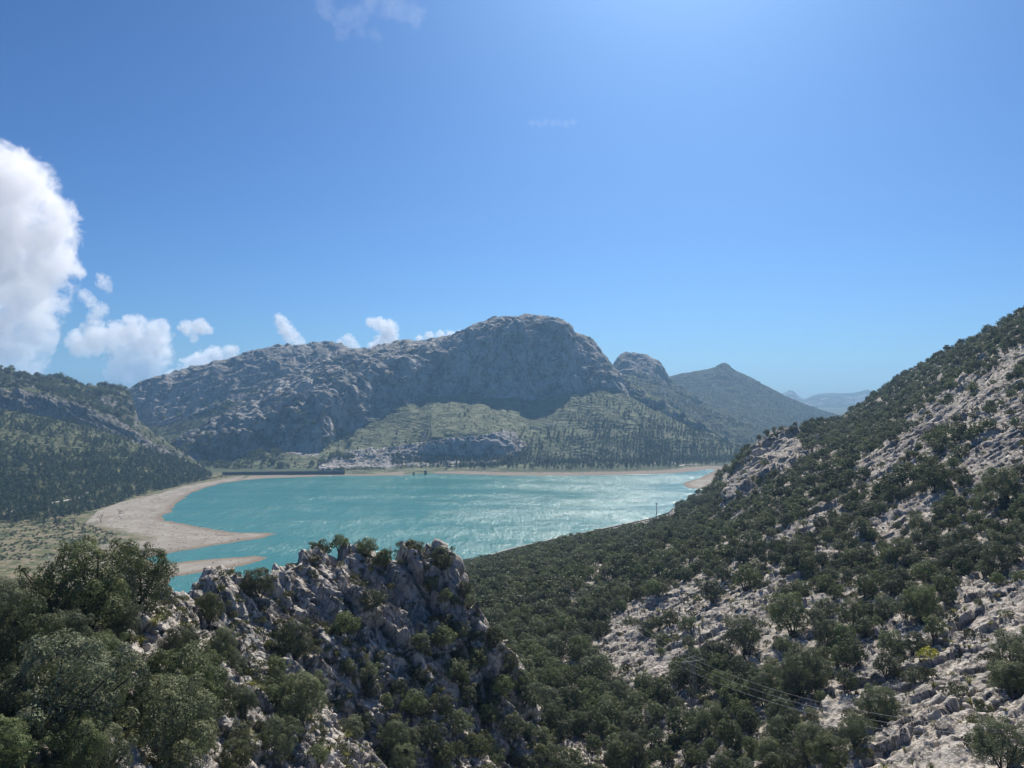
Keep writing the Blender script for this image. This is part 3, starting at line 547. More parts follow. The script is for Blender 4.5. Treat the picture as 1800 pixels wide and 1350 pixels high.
# tracks on the far shore and in the pine wood
for pts, wd in (([(1146, 818, 1395), (1152, 815, 1410), (1165, 813, 1418), (1180, 814, 1412), (1190, 817, 1400)], 4), ([(1195, 819, 1400), (1205, 817.5, 1405), (1215, 817, 1410), (1225, 817.5, 1405)], 6),
                ([(740, 818, 1372), (760, 817, 1375), (790, 818, 1372), (800, 820, 1368)], 5)):
    P = []
    for u, v, D in pts: h = hit(u, v, ['mountain', 'ground'], 4); P.append(h if h is not None else px(u, v, D))
    ribbon('dirt_track', P, wd, M_STONE, 1.0, 1.5)
P = [hit(u, v, ['left_hillside'], 4) for u, v in ((10, 905), (30, 893), (60, 888), (85, 885), (105, 882), (135, 876), (148, 870), (154, 863))]
ribbon('dirt_track', [p for p in P if p is not None], 4.5, M_STONE, 0.5, 1.2)

# ------------------------------------------------------------------ plants
def foliage_mat(name, c1, c2, trans=0.22, rough=0.55, var=0.35):
    b = NB(name); oi = b.n.new('ShaderNodeObjectInfo'); n = b.noise(b.pos, 0.9, 3, 0.6); n2 = b.noise(b.pos, 0.02, 2, 0.5)
    c = b.mix(b.ramp(n, 0.3, 0.7), c1, c2); c = b.mix(b.math('MULTIPLY', oi.outputs['Random'], 0.4), c, tuple((p*q)**.5*1.35 for p, q in zip(c2, (0.10, 0.085, 0.05))))
    hs = b.n.new('ShaderNodeHueSaturation'); b.l.new(c, hs.inputs['Color']); b.l.new(b.ramp(b.math('FRACT', b.math('MULTIPLY', oi.outputs['Random'], 7.3)), 0, 1, 1-var, 1+var), hs.inputs['Value'])
    b.l.new(b.ramp(b.math('FRACT', b.math('MULTIPLY', oi.outputs['Random'], 3.7)), 0, 1, 0.75, 1.1), hs.inputs['Saturation'])
    c = hs.outputs[0]; b.col(c, rough, 0.12)
    tr = b.n.new('ShaderNodeBsdfTranslucent'); b.l.new(c, tr.inputs[0]); mx = b.n.new('ShaderNodeMixShader'); mx.inputs[0].default_value = trans
    b.l.new(b.bsdf.outputs[0], mx.inputs[1]); b.l.new(tr.outputs[0], mx.inputs[2]); b.l.new(mx.outputs[0], b.out.inputs[0])
    return b.m
M_OAK = foliage_mat('oak_leaves', (0.088, 0.115, 0.055), (0.165, 0.195, 0.095), 0.28); M_PINE = foliage_mat('pine_needles', (0.045, 0.072, 0.032), (0.085, 0.115, 0.05), 0.15)
M_SHRUB = foliage_mat('shrub_leaves', (0.075, 0.095, 0.04), (0.14, 0.15, 0.065)); M_BROOM = foliage_mat('broom', (0.20, 0.22, 0.04), (0.36, 0.34, 0.06)); M_GRASS = foliage_mat('tussock', (0.14, 0.16, 0.05), (0.26, 0.26, 0.10))
M_FLOWER = foliage_mat('yellow_flowers', (0.65, 0.42, 0.02), (0.8, 0.58, 0.04), var=.1); M_TWIG = simple_mat('bare_twigs', (0.16, 0.115, 0.10), sc=2)

def leaves(lumps, dens, size, rs, jit=0.34, gap=0.0, flat=1.0):
    """leaf sprays spread over the shells of the lumps (centre, radius)"""
    V = []; lumps = [(np.array(c, float), r) for c, r in lumps]
    for c, r in lumps:
        n = int(4*np.pi*r*r*dens/size**2*1.25); d = rs.normal(size=(n, 3)); d /= np.linalg.norm(d, axis=1)[:, None]
        rad = r*(0.74+0.30*rs.rand(n)**0.7); rad *= 1+0.16*perlin(d*2.3+c, 5)
        p = c+d*rad[:, None]*np.array([1, 1, flat])
        keep = np.ones(n, bool)
        for c2, r2 in lumps:
            if r2 == r and np.allclose(c, c2): continue
            keep &= np.linalg.norm((p-c2)/np.array([1, 1, flat]), axis=1) > r2*0.72
        g = perlin(p*(1.9/max(r, .4)), 9); keep &= (g > -0.55+gap) | (flat < 1); keep &= (perlin(p*0.55, 19) > -0.42) | (flat < 1); keep &= rs.rand(n) < np.clip(0.55+0.45*(d[:, 2]+0.9), 0.3, 1)
        p = p[keep]; d = d[keep]; n = len(p)
        if n == 0: continue
        nn = d+rs.normal(size=(n, 3))*jit; nn /= np.linalg.norm(nn, axis=1)[:, None]
        a = np.cross(nn, rs.normal(size=(n, 3))); a /= np.linalg.norm(a, axis=1)[:, None]; b = np.cross(nn, a)
        s = size*(0.6+0.8*rs.rand(n))[:, None]
        V.append(np.stack([p-a*s*.62, p-b*s*.36+a*s*.08, p+a*s*.62, p+b*s*.36-a*s*.05], 1))
    V = np.concatenate(V); return V.reshape(-1, 3), np.arange(len(V)*4).reshape(-1, 4)

def oak_meshes(seed, size, dens, H=5.4, Wd=6.4, nl=21, stems=3):
    rs = np.random.RandomState(seed); L = []
    asp = 0.85+0.3*rs.rand(); lean = rs.normal(size=2)*0.35
    for i in range(nl):
        a = rs.rand()*.9; k = np.sqrt((i+.5)/nl); r = Wd/2*0.70*k*(0.85+0.3*rs.rand()); zt = H*(0.80-0.36*k*k)+rs.normal()*0.38
        L.append(((math.cos(a+i*2.4)*r*asp+lean[0], math.sin(i*2.4+a)*r/asp+lean[1], zt), (1.22-0.38*k)*(0.6+0.75*rs.rand()**1.5)*Wd/6.4))
    for i in range(nl//2+2):
        a = i*2.4*1.7+rs.rand(); r = Wd/2*0.66*(0.7+.4*rs.rand()); L.append(((math.cos(a)*r+lean[0], math.sin(a)*r+lean[1], H*(0.24+0.2*rs.rand())), 0.85*Wd/6.4*(0.55+.7*rs.rand())))
    for i in range(12):
        a = rs.rand()*6.283; e = rs.rand(); r = Wd/2*(.95+.3*rs.rand())*math.cos(e*1.2); L.append(((math.cos(a)*r*asp+lean[0], math.sin(a)*r/asp+lean[1], H*(0.42+.5*math.sin(e*1.35)+.1*rs.rand())), (0.30+.35*rs.rand())*Wd/6.4))
    L.append(((lean[0], lean[1], H*.45), 1.5*Wd/6.4))
    v, q = leaves(L, dens, size, rs); crown = new_mesh('crown', v, q, M_OAK, link=False)
    S = []
    for s in range(stems):
        b = np.array((rs.normal()*.25, rs.normal()*.25, -0.9)); 
        for j in range(3):
            c, r = L[rs.randint(len(L))]; c = np.array(c); m = b*0.55+c*0.45+rs.normal(size=3)*0.3; m[2] = H*0.28; r0 = 0.13-0.02*j
            S += [(b, m, r0, r0*.7), (m, (m+c)/2+rs.normal(size=3)*.12, r0*.7, r0*.45), ((m+c)/2, c, r0*.45, 0.03)]
    v, q = tubes(S, 5); trunk = new_mesh('trunk', v, q, M_BARK, link=False)
    return crown, trunk
def pine_meshes(seed, H=9, Wd=5.6, size=0.6):
    rs = np.random.RandomState(seed); L = []
    for i in range(9):
        k = i/8; z = H*(0.34+0.6*k); r = Wd/2*(1-k)**0.6*0.75; a = i*2.4+rs.rand(); L.append(((math.cos(a)*r*.7, math.sin(a)*r*.7, z), (0.8+0.6*(1-k))*(0.8+.4*rs.rand())*Wd/5.6))
    v, q = leaves(L, 0.9, size, rs, 0.7); cr = new_mesh('crown', v, q, M_PINE, link=False)
    S = [((0, 0, -1), (rs.normal()*.1, 0, H*.5), .2, .13), ((0, 0, H*.5), (0, 0, H*.93), .13, .03)]+[((0, 0, H*(.3+.07*i)), (c[0]*.9, c[1]*.9, c[2]), .07, .02) for i, (c, r) in enumerate(L[:5])]
    v, q = tubes(S, 5); return cr, new_mesh('trunk', v, q, M_BARK, link=False)
def shrub_mesh(seed, mat, size, R0=0.7, name='foliage', nl=4):
    rs = np.random.RandomState(seed); L = [((rs.normal()*R0*.5, rs.normal()*R0*.5, R0*(0.35+.3*rs.rand())), R0*(0.5+.3*rs.rand())) for _ in range(nl)]
    v, q = leaves(L, 0.9, size, rs, 0.8, flat=.85); return new_mesh(name, v, q, mat, link=False)
def tuft_mesh(seed, n=90, h=0.9, mat=None, name='blades'):
    rs = np.random.RandomState(seed); V = []; Q = []
    for i in range(n):
        a = rs.rand()*6.283; t = 0.25+0.9*rs.rand()**.8; d = np.array((math.cos(a), math.sin(a), 0)); s = np.array((-d[1], d[0], 0))*0.022; b = d*rs.rand()*.14; hh = h*(.6+.5*rs.rand())
        m = b+d*t*.28*hh+np.array((0, 0, hh*.7)); e = b+d*t*.75*hh+np.array((0, 0, hh*(.95-.35*t))); k = len(V)
        V += [b-s, b+s, m+s*.8, m-s*.8, e+s*.2, e-s*.2]; Q += [(k, k+1, k+2, k+3), (k+3, k+2, k+4, k+5)]
    return new_mesh(name, V, Q, mat or M_GRASS, link=False)
def bare_mesh(seed, H=5, mat=None):
    rs = np.random.RandomState(seed); S = []
    def br(p, d, l, r, lv):
        q = p+d*l; S.append((p, q, r, r*.65))
        if lv == 0: return
        for _ in range(3 if lv > 1 else 4):
            e = d+rs.normal(size=3)*.55; e[2] += .15; e /= np.linalg.norm(e); br(q, e, l*(.6+.2*rs.rand()), r*.6, lv-1)
    for _ in range(2): br(np.zeros(3), np.array((rs.normal()*.25, rs.normal()*.25, 1)), H*.3, .13, 4)
    S2 = [s for s in S if s[2] > .09]; v, q = tubes(S2, 5); t = new_mesh('trunk', v, q, mat or M_TWIG, link=False); v, q = tubes([s for s in S if s[2] <= .09], 3); return new_mesh('twigs', v, q, mat or M_TWIG, link=False), t
def rock_mesh(seed):
    bm = bmesh.new(); bmesh.ops.create_icosphere(bm, subdivisions=3, radius=0.5); rs = np.random.RandomState(seed)
    co = np.array([v.co[:] for v in bm.verts]); 
    for _ in range(9):
        n = rs.normal(size=3); n /= np.linalg.norm(n); d = co@n; k = .28+.12*rs.rand(); co -= np.clip(d-k, 0, None)[:, None]*n
    co += co*fbm(co*3+seed, 3, seed)[:, None]*.25; co *= (1, .8+.3*rs.rand(), .7)
    for v, c in zip(bm.verts, co): v.co = c
    me = bpy.data.meshes.new('boulder'); bm.to_mesh(me); bm.free(); me.materials.append(bpy.data.materials['outcrop_rock']); me.attributes.new('veg', 'FLOAT', 'POINT').data.foreach_set('value', np.full(len(me.vertices), -1.5, np.float32)); return me

OAK_N = [oak_meshes(100+i, 0.11, 1.0, nl=26) for i in range(5)]
OAK_M = [oak_meshes(200+i, 0.25, 1.0) for i in range(8)]
OAK_F = [oak_meshes(300+i, 0.58, 1.05, stems=2, nl=15) for i in range(6)]
PINES = [pine_meshes(400+i, 7.2+i*.6, 5.0+.4*i) for i in range(4)]
SHRUBS = [shrub_mesh(500+i, M_SHRUB, 0.16) for i in range(4)]
TUFTS = [tuft_mesh(520+i) for i in range(3)]
ROCKS = [rock_mesh(540+i) for i in range(5)]

def plant(name, meshes, loc, sc, rz, label, cat, group, sz=None):
    e = empty(name, loc, rz); e.scale = (sc, sc, sz or sc); tag(e, label, cat, group)
    for nm, me in meshes:
        o = bpy.data.objects.new(nm, me); COL.objects.link(o); o.parent = e
    return e
def single(name, me, loc, sc, rz, label, cat, group):
    o = bpy.data.objects.new(name, me); COL.objects.link(o); o.location = loc; o.scale = (sc, sc, sc); o.rotation_euler = (0, 0, rz); tag(o, label, cat, group); return o

def gn_scatter(name, sources, pts, scl, mat=None):
    """one object: points carrying kind, scale and turn; each kind instances the meshes of trees that stand in the scene"""
    n = len(pts); me = bpy.data.meshes.new(name); me.vertices.add(n); me.vertices.foreach_set('co', np.asarray(pts, np.float32).ravel())
    for an, av in (('scl', scl), ('rot', RS.rand(n)*6.283), ('kin', RS.randint(0, len(sources), n))):
        me.attributes.new(an, 'FLOAT', 'POINT').data.foreach_set('value', np.asarray(av, np.float32))
    o = bpy.data.objects.new(name, me); COL.objects.link(o)
    g = bpy.data.node_groups.new(name, 'GeometryNodeTree'); g.interface.new_socket('Geometry', in_out='INPUT', socket_type='NodeSocketGeometry'); g.interface.new_socket('Geometry', in_out='OUTPUT', socket_type='NodeSocketGeometry')
    N = g.nodes; Lk = g.links; gi = N.new('NodeGroupInput'); go = N.new('NodeGroupOutput')
    def att(a):
        x = N.new('GeometryNodeInputNamedAttribute'); x.data_type = 'FLOAT'; x.inputs[0].default_value = a; return x.outputs[0]
    s, r, k = att('scl'), att('rot'), att('kin'); cx = N.new('ShaderNodeCombineXYZ'); Lk.new(r, cx.inputs[2]); jo = N.new('GeometryNodeJoinGeometry')
    for i, srcs in enumerate(sources):
        js = N.new('GeometryNodeJoinGeometry')
        for so in srcs:
            oi = N.new('GeometryNodeObjectInfo'); oi.transform_space = 'ORIGINAL'; oi.inputs[0].default_value = so; Lk.new(oi.outputs['Geometry'], js.inputs[0])
        gti = N.new('GeometryNodeGeometryToInstance'); Lk.new(js.outputs[0], gti.inputs[0])
        cm = N.new('FunctionNodeCompare'); cm.data_type = 'FLOAT'; cm.operation = 'EQUAL'; Lk.new(k, cm.inputs[0]); cm.inputs[1].default_value = i; cm.inputs['Epsilon'].default_value = 0.1
        ip = N.new('GeometryNodeInstanceOnPoints'); Lk.new(gi.outputs[0], ip.inputs['Points']); Lk.new(cm.outputs[0], ip.inputs['Selection']); Lk.new(gti.outputs[0], ip.inputs['Instance']); Lk.new(cx.outputs[0], ip.inputs['Rotation']); Lk.new(s, ip.inputs['Scale'])
        Lk.new(ip.outputs[0], jo.inputs[0])
    Lk.new(jo.outputs[0], go.inputs[0]); m = o.modifiers.new('scatter', 'NODES'); m.node_group = g
    tag(o, kind='stuff'); return o

def scatter(patch, n, dens, rmin, extra=None, taken=None, seed=5):
    """n random points on a patch, spaced, weighted by density(u, v, P, N, T)"""
    p = PATCH[patch]; rs = np.random.RandomState(seed); w = p['A']*dens(p); w = np.clip(w, 0, None); w /= w.sum()
    idx = rs.choice(len(w), size=n*3, p=w); grid = {} if taken is None else taken; out = []
    for i in idx:
        P = p['P'][i]; r = rmin(P) if callable(rmin) else rmin; c = max(r, 0.3); k = (int(P[0]//6), int(P[1]//6)); R_ = int(math.ceil(r/6)); ok = True
        for a in range(-R_, R_+1):
            for b in range(-R_, R_+1):
                for q in grid.get((k[0]+a, k[1]+b), ()):
                    if (q[0]-P[0])**2+(q[1]-P[1])**2+(q[2]-P[2])**2 < r*r: ok = False; break
                if not ok: break
            if not ok: break
        if ok: grid.setdefault(k, []).append(P); out.append(i)
        if len(out) >= n: break
    return np.array(out)

# --- prominent holm oaks: (column, row of the foot, crown width in pixels, label)
NEAR = ['rocky_outcrop']; 
FG = [(150,1108,190,'large dark holm oak high on the left, overlapping the sandy spit'),(45,1120,120,'grey green holm oak at the left edge, below the brown scrub'),(238,1070,122,'holm oak with visible forked trunk beside the narrow water inlet'),
 (175,1195,100,'greyish holm oak in the hollow right of the largest left tree'),(95,1320,235,'largest dark holm oak in the lower left corner, with lumpy crown'),(340,1270,170,'dense holm oak right of the yellow flowers on the left slope'),
 (290,1375,210,'holm oak cut by the bottom edge just right of the left corner'),(400,1200,70,'small holm oak under the left part of the rock wall'),(-20,1290,90,'holm oak cut off by the left edge low in the corner'),(215,1110,60,'small holm oak tucked behind the pale slab on the left'),
 (512,1165,78,'tall holm oak standing against the left foot of the rock wall'),(530,1275,108,'spreading holm oak on bare scree with its dark trunk showing'),(452,1052,62,'dark holm oak in the notch left of the outcrop summit'),(365,1098,62,'holm oak in the gully between the two rock ribs'),
 (480,1345,95,'holm oak at the bottom edge below the scree strip'),(560,976,46,'flat holm oak bush on the left shoulder of the outcrop summit'),(596,955,34,'small holm oak on the crest left of the tallest bush'),(645,962,38,'rounded holm oak standing highest on the outcrop crest'),
 (676,985,40,'thin holm oak just right of the highest crest tree'),(718,980,58,'wide holm oak on the right part of the outcrop crest'),(778,1003,52,'dark holm oak under the right hand rock tip of the outcrop'),(652,1012,46,'hanging holm oak on the upper face below the crest'),
 (650,1075,48,'very dark round holm oak in the middle of the rock face'),(606,1122,58,'dark holm oak in the shaded cleft of the rock face'),(610,1085,36,'small oak above the shaded cleft'),(755,1042,36,'small holm oak on the right face of the outcrop'),
 (738,1150,44,'pale green holm oak at the right foot of the rock face'),(772,1140,50,'dense holm oak beside the right gully of the outcrop'),(640,1200,52,'holm oak with lit top at the foot of the rib'),(610,1182,34,'small oak left of the rib foot'),(668,1172,36,'small holm oak on the lower rib'),
 (815,1050,30,'narrow holm oak against the right end of the outcrop'),(700,1225,38,'low holm oak on the bright scree below the rib'),(652,1225,34,'sparse holm oak above the fallen trunk'),(735,1210,44,'grey holm oak mid slope below the outcrop'),
 (800,1195,46,'holm oak right of the outcrop foot'),(838,1180,46,'holm oak at the mouth of the right gully'),(870,1140,42,'holm oak under the rocky pinnacle'),(632,1290,44,'holm oak with bare stem on the bright scree'),(692,1320,60,'pair forming holm oak on lower scree centre'),
 (755,1310,52,'rounded holm oak at the lower centre slope'),(800,1300,54,'dark holm oak beside it on lower centre slope'),(742,1262,42,'small holm oak mid way down the scree'),(860,1275,48,'holm oak near the bottom of the central ravine'),(820,1240,44,'holm oak left of the central ravine'),
 (700,1355,60,'holm oak cut by the bottom edge near centre'),(905,1300,50,'holm oak on the ravine floor'),(590,1250,36,'small dark oak on the scree slope'),(560,1345,44,'low oak at the bottom on the stony slope'),(780,1255,40,'oak on the steep stony slope'),
 (845,1330,50,'oak at the bottom left of the ravine'),(890,1220,44,'oak in the steep upper ravine'),(430,1260,60,'holm oak right of the dense left oak'),(20,1235,80,'holm oak low on the left edge above the corner'),(250,1250,46,'small oak beside the yellow flowers')]
RG = [(1310,1150,78,'large rounded holm oak standing alone above the scree patch'),(1262,1172,52,'holm oak below the lone large oak, left of the scree'),(1395,1115,88,'broad dark holm oak right of the scree patch'),(1505,1108,62,'domed holm oak on the right slope below the dense band'),
 (1620,1095,72,'large holm oak above the big pale rock slabs'),(1452,1145,66,'holm oak on pale rock with its stems showing'),(1572,1155,52,'upright holm oak beside the yellow green broom'),(1545,1272,78,'dark holm oak on the bare slabs of the lower right'),
 (1412,1222,98,'large holm oak above the crossing power lines'),(1368,1320,62,'holm oak low on the slope near the bottom, left of the slabs'),(1785,1195,96,'holm oak at the right edge on pale rock'),(1768,1362,110,'holm oak in the lower right corner'),(1455,1362,84,'holm oak cut by the bottom edge under the slabs'),
 (1310,1038,54,'oak with a dark shadow below it in the middle of the slope'),(1253,1060,44,'small oak on the pale central slope'),(1205,1110,36,'slim oak on the stony central slope'),(1212,1140,26,'little oak below the slim one'),(1158,1105,28,'small oak left of the stony centre'),
 (1490,1215,44,'small leaning oak with open crown on the rock'),(1640,865,56,'tall oak on the upper right slope by the pale rib'),(1770,880,74,'spreading oak on the upper right pale rock'),(1730,905,44,'oak left of the spreading one on pale rock'),(1680,1010,60,'oak over the top of the big slabs'),
 (1745,1010,64,'oak on the right edge of the dense band'),(1560,1190,50,'oak with thin stems above the broom'),(1250,1290,60,'oak at the lower middle below the pylon'),(1345,1240,60,'oak left of the large one above the power lines')]
taken = {}
OAKS = []
def put_oak(P, w_m, lab, grp, D):
    pool = OAK_N if w_m/D*F > 58 else (OAK_M if w_m/D*F > 17 else OAK_F)
    k = rnd.randrange(len(pool)); cr, tr = pool[k]; s = w_m/6.6
    e = plant('holm_oak', (('trunk', tr), ('crown', cr)), (P[0], P[1], P[2]+0.15*s), s, rnd.uniform(0, 6.28), lab, 'tree', grp, sz=s*rnd.uniform(.88, 1.08))
    OAKS.append((e, pool, k)); taken.setdefault((int(P[0]//6), int(P[1]//6)), []).append(np.array(P)); return e
for u, v, w, lab in FG:
    P = hit(u, min(v, 1700)+(14 if 940 < v < 990 else 0), NEAR, 5)
    if P is None: P = hit(u, v+8, ['rocky_outcrop', 'right_hillside'], 10)
    if P is not None: put_oak(P, w*P[1]/F, lab, 'holm oaks', P[1])
for u, v, w, lab in RG:
    P = hit(u, v, ['right_hillside'], 5)
    if P is not None: put_oak(P, w*P[1]/F, lab, 'holm oaks', P[1])

def dens_out(p):
    u, v, T = p['u'], p['v'], p['T']
    d = np.where(u < 225, 1.0, np.where((u > 300) & (u < 420) & (T < 2.9), 0.9, 0.0)); d = np.where((u > 430) & (T < 2.7), 0.30, d)
    d = np.where((u > 780) & (T > 1.5), .6, d); d = np.where(crop(u, [(215,1330),(225,1060),(300,1050),(310,1200),(280,1330)], v) | crop(u, [(560,1200),(700,1280),(680,1350),(560,1350)], v), 0.03, d)
    return d*(T > 1.0)*(T < 4.9)*(u > -60)*(u < 960)
io = scatter('rocky_outcrop', 78, dens_out, lambda P: 2.3+0.6*(P[1] < 60), taken=taken, seed=41)
for i in io:
    P = PATCH['rocky_outcrop']['P'][i]; u = PATCH['rocky_outcrop']['u'][i]; z = 'in the dark thicket at the far left' if u < 260 else ('on the slope left of the rock wall' if u < 500 else 'on the stony slope below the rock wall')
    put_oak(P, rnd.uniform(2.8, 4.6)*(1.15 if u < 260 else .85), 'one of the holm oaks '+z, 'holm oaks '+z, P[1])

# --- the oak wood on the right slope and in the valley
def dens_right(p):
    u, v, T = p['u'], p['v'], p['T']; m = bare_mask(u, v); q = np.stack([u/30, v/20, u*0], -1); sc = crop(u+fbm(q, 3, 93)*40, SCREE, v+fbm(q, 3, 94)*30)
    d = np.where(m, 0.018, 1.0); d = np.where(sc, 0.0, d)*(1-0.0*T); y = p['P'][:, 1]
    cl = fbm(aniso(p['P'], (0.8, .25, .55), 3.0)/9, 3, 55); d = np.where((u > 1200) & (v < 900), d*np.where(cl > 0.08, 0.75, 0.18), d*np.where(cl > np.where(u > 1120, -0.02, -.26), 1, .10))
    d = d*(T > 0.9)*(T < 7.0)*(u > 560)*(u < 1930)*(v < 1420)
    bank = (u < 1180) & (T > 5.75); d = np.where(bank | ((u < 1190) & (T > 5.55) & (v < 1010)), 0, d)
    return d*np.where(p['N'][:, 2] > 0.25, 1, 0.15)
ids = scatter('right_hillside', 6600, dens_right, lambda P: (3.0 if P[0]/P[1] < .18 else 2.3) if P[1] > 150 else 2.6, taken=taken)
pr = PATCH['right_hillside']; PP = pr['P'][ids]; WD = 2.3+3.2*np.random.RandomState(4).rand(len(ids))**1.4+np.where(pr['u'][ids] < 1130, 1.1, 0)
show = WD/PP[:, 1]; order = np.argsort(-show)
NI = 296-len(OAKS)
def zone(u, v):
    if v > 1180: return 'in the lower ravine' if u < 1330 else 'on the lower right slabs'
    if v > 1000: return 'in the valley wood right of the outcrop' if u < 1050 else ('on the stony middle of the right slope' if u < 1400 else 'in the dense band across the right slope')
    return 'on the upper right slope'
mid_far = []
for i in order[:NI]:
    P = PP[i]; u = pr['u'][ids[i]]; v = pr['v'][ids[i]]; z = zone(u, v)
    put_oak(P, WD[i], 'one of the grey green holm oaks '+z, 'holm oaks '+z, P[1])
rest = order[NI:]
def sources(pool, pool_m):
    out = []
    for k in range(len(pool)):
        e = next((e for e, p, kk in OAKS if p is pool and kk == k), None)
        if e: out.append(list(e.children))
    return out
restD = PP[rest, 1]
# every mesh of the far kind stands as a tree too
kk = 0
for i in rest[:8]:
    pass
def gn_oaks(name, sel, pool):
    src = []
    for e, p, k in OAKS:
        if p is pool and k not in [s[0] for s in src]: src.append((k, list(e.children)))
    return gn_scatter(name, [s[1] for s in src], PP[sel]+np.array((0, 0, .1)), WD[sel]/6.6)
far_sel = rest[restD > 230]; mid_sel = rest[restD <= 230]
# far kind trees: six more individuals at the far edge of the wood
for k in range(6):
    i = far_sel[k]; P = PP[i]; cr, tr = OAK_F[k]; s = WD[i]/6.6
    e = plant('holm_oak', (('trunk', tr), ('crown', cr)), tuple(P), s, k*1.1, 'small distant holm oak at the edge of the wood on the right slope', 'tree', 'distant holm oaks'); OAKS.append((e, OAK_F, k))
far_sel = far_sel[6:]
cr_l = scatter('left_hillside', 420, lambda p: ((p['T'] > 3.4) & (p['T'] < 5.03) & (p['u'] > -60) & (p['u'] < 235))*(fbm(p['P']/40, 3, 83) > -.1), 5.0, seed=31)
cr_m = scatter('mountain', 260, lambda p: ((p['T'] > 1.0) & (p['T'] < 4.0) & (p['u'] > 240) & (p['u'] < 620))*(fbm(p['P']/60, 3, 84) > .08), 7.0, seed=32)
cr_b = scatter('mountain_ridge', 500, lambda p: ((p['T'] > .5) & (p['T'] < 2.15) & (p['u'] > 200) & (p['u'] < 620))*(fbm(p['P']/60, 3, 85) > .0), 7.0, seed=33)
CP = np.concatenate([PATCH['left_hillside']['P'][cr_l], PATCH['mountain']['P'][cr_m], PATCH['mountain_ridge']['P'][cr_b]])
def add_crest():
    src = []
    for e, p, k in OAKS:
        if p is OAK_F and k not in [q[0] for q in src]: src.append((k, list(e.children)))
    gn_scatter('bushes_on_far_ridges', [q[1] for q in src], CP, RS.uniform(.8, 2.0, len(CP)))
add_crest()
print('oaks', len(OAKS), 'far', len(far_sel), 'mid', len(mid_sel))
if len(mid_sel): gn_oaks('oak_wood_near', mid_sel, OAK_M)
gn_oaks('oak_wood', far_sel, OAK_F)

# ------------------------------------------------------------------ pines
PIN = []
def put_pine(P, k, sc, lab, grp, D):
    cr, tr = PINES[k]; e = plant('pine_tree', (('trunk', tr), ('crown', cr)), tuple(P), sc, rnd.uniform(0, 6.28), lab, 'tree', grp); PIN.append((e, k)); return e
def dens_left(p):
    u, v, T = p['u'], p['v'], p['T']; c = fbm(p['P']/45, 3, 66)
    return np.where((T < 1.95) & (u > -150) & (u < 372), 1.0, 0.03*(T < 5)*(u > -100)*(u < 330))*np.where(c > -0.1+0.25*(v < 800), 1.0, 0.12)*(0.35+1.0*sstep(800, 880, v))
il = scatter('left_hillside', 2300, dens_left, 5.0, seed=8)
pl = PATCH['left_hillside']; ig = scatter('ground', 110, lambda p: crop(p['u'], [(-60, 880), (170, 880), (160, 905), (100, 925), (-60, 925)], p['v'])*1.0, 6.0, seed=9)
pg = PATCH['ground']; LP = np.concatenate([pl['P'][il], pg['P'][ig]]); LU = 900+LP[:, 0]/LP[:, 1]*F; LV = HZ+(CAMZ-LP[:, 2])/LP[:, 1]*F
LS = np.random.RandomState(6).uniform(0.75, 1.4, len(LP)); o_ = np.argsort(-LS/LP[:, 1]*(LU > -5))
for j, i in enumerate(o_[:290]):
    z = 'at the foot of the left hillside' if LV[i] > 870 else ('on the middle of the left hillside' if LV[i] > 790 else 'high on the left hillside')
    put_pine(LP[i], j % 4, LS[i], 'one of the dark green pines '+z, 'pines '+z, LP[i, 1])
def dens_mass(p):
    u, v, T = p['u'], p['v'], p['T']; c = fbm(p['P']/70, 3, 67)
    r = sstep(930, 1120, u+(v-740)*0.9)*sstep(1.15, 1.3, T)*(1-sstep(2.75, 2.95, T))*(0.10+0.9*sstep(720, 800, v))*np.where(c > -0.05, 1, .12)
    r = r+((v > 803) & (T > .7) & (T < 2) & (u > 690))*1.5+0.008*((T > 1) & (T < 2.7))+0.03*(T > 2.8)*(T < 4)*(u < 520)
    return r*(u > 380)*(u < 1450)
im = scatter('mountain', 2600, dens_mass, 5.5, seed=10)
iy = scatter('wooded_hill', 1500, lambda p: (p['T'] < 2.75)*(p['T'] > .8)*np.where(fbm(p['P']/160, 3, 5) > -.15, 1, .1)*(p['u'] < 1560), 9, seed=12)
ik = scatter('mountain_peak', 500, lambda p: ((p['T'] > .8) & (p['T'] < 2.6))*(p['u'] > 1080)*np.where(p['T'] > 2, .2, 1.0)*(fbm(p['P']/120, 3, 6) > 0.0), 8, seed=13)
psrc = [list(next(e for e, k in PIN if k == kk).children) for kk in range(4)]
gn_scatter('pine_wood_on_left_hillside', psrc, LP[o_[290:]], LS[o_[290:]])
ig2 = scatter('ground', 800, lambda p: crop(p['u'], [(690, 822), (820, 825.5), (1000, 827), (1130, 826), (1230, 820), (1300, 815), (1300, 806), (690, 808)], p['v'])*(p['sd'] > 48), 4.5, seed=14)
MP = np.concatenate([PATCH['ground']['P'][ig2], PATCH['mountain']['P'][im], PATCH['mountain_peak']['P'][ik]]); gn_scatter('pine_wood_below_mountain', psrc, MP, RS.uniform(.7, 1.25, len(MP)))
YP = PATCH['wooded_hill']['P'][iy]; gn_scatter('pine_wood_on_far_hill', psrc, YP, RS.uniform(.6, 1.15, len(YP)))

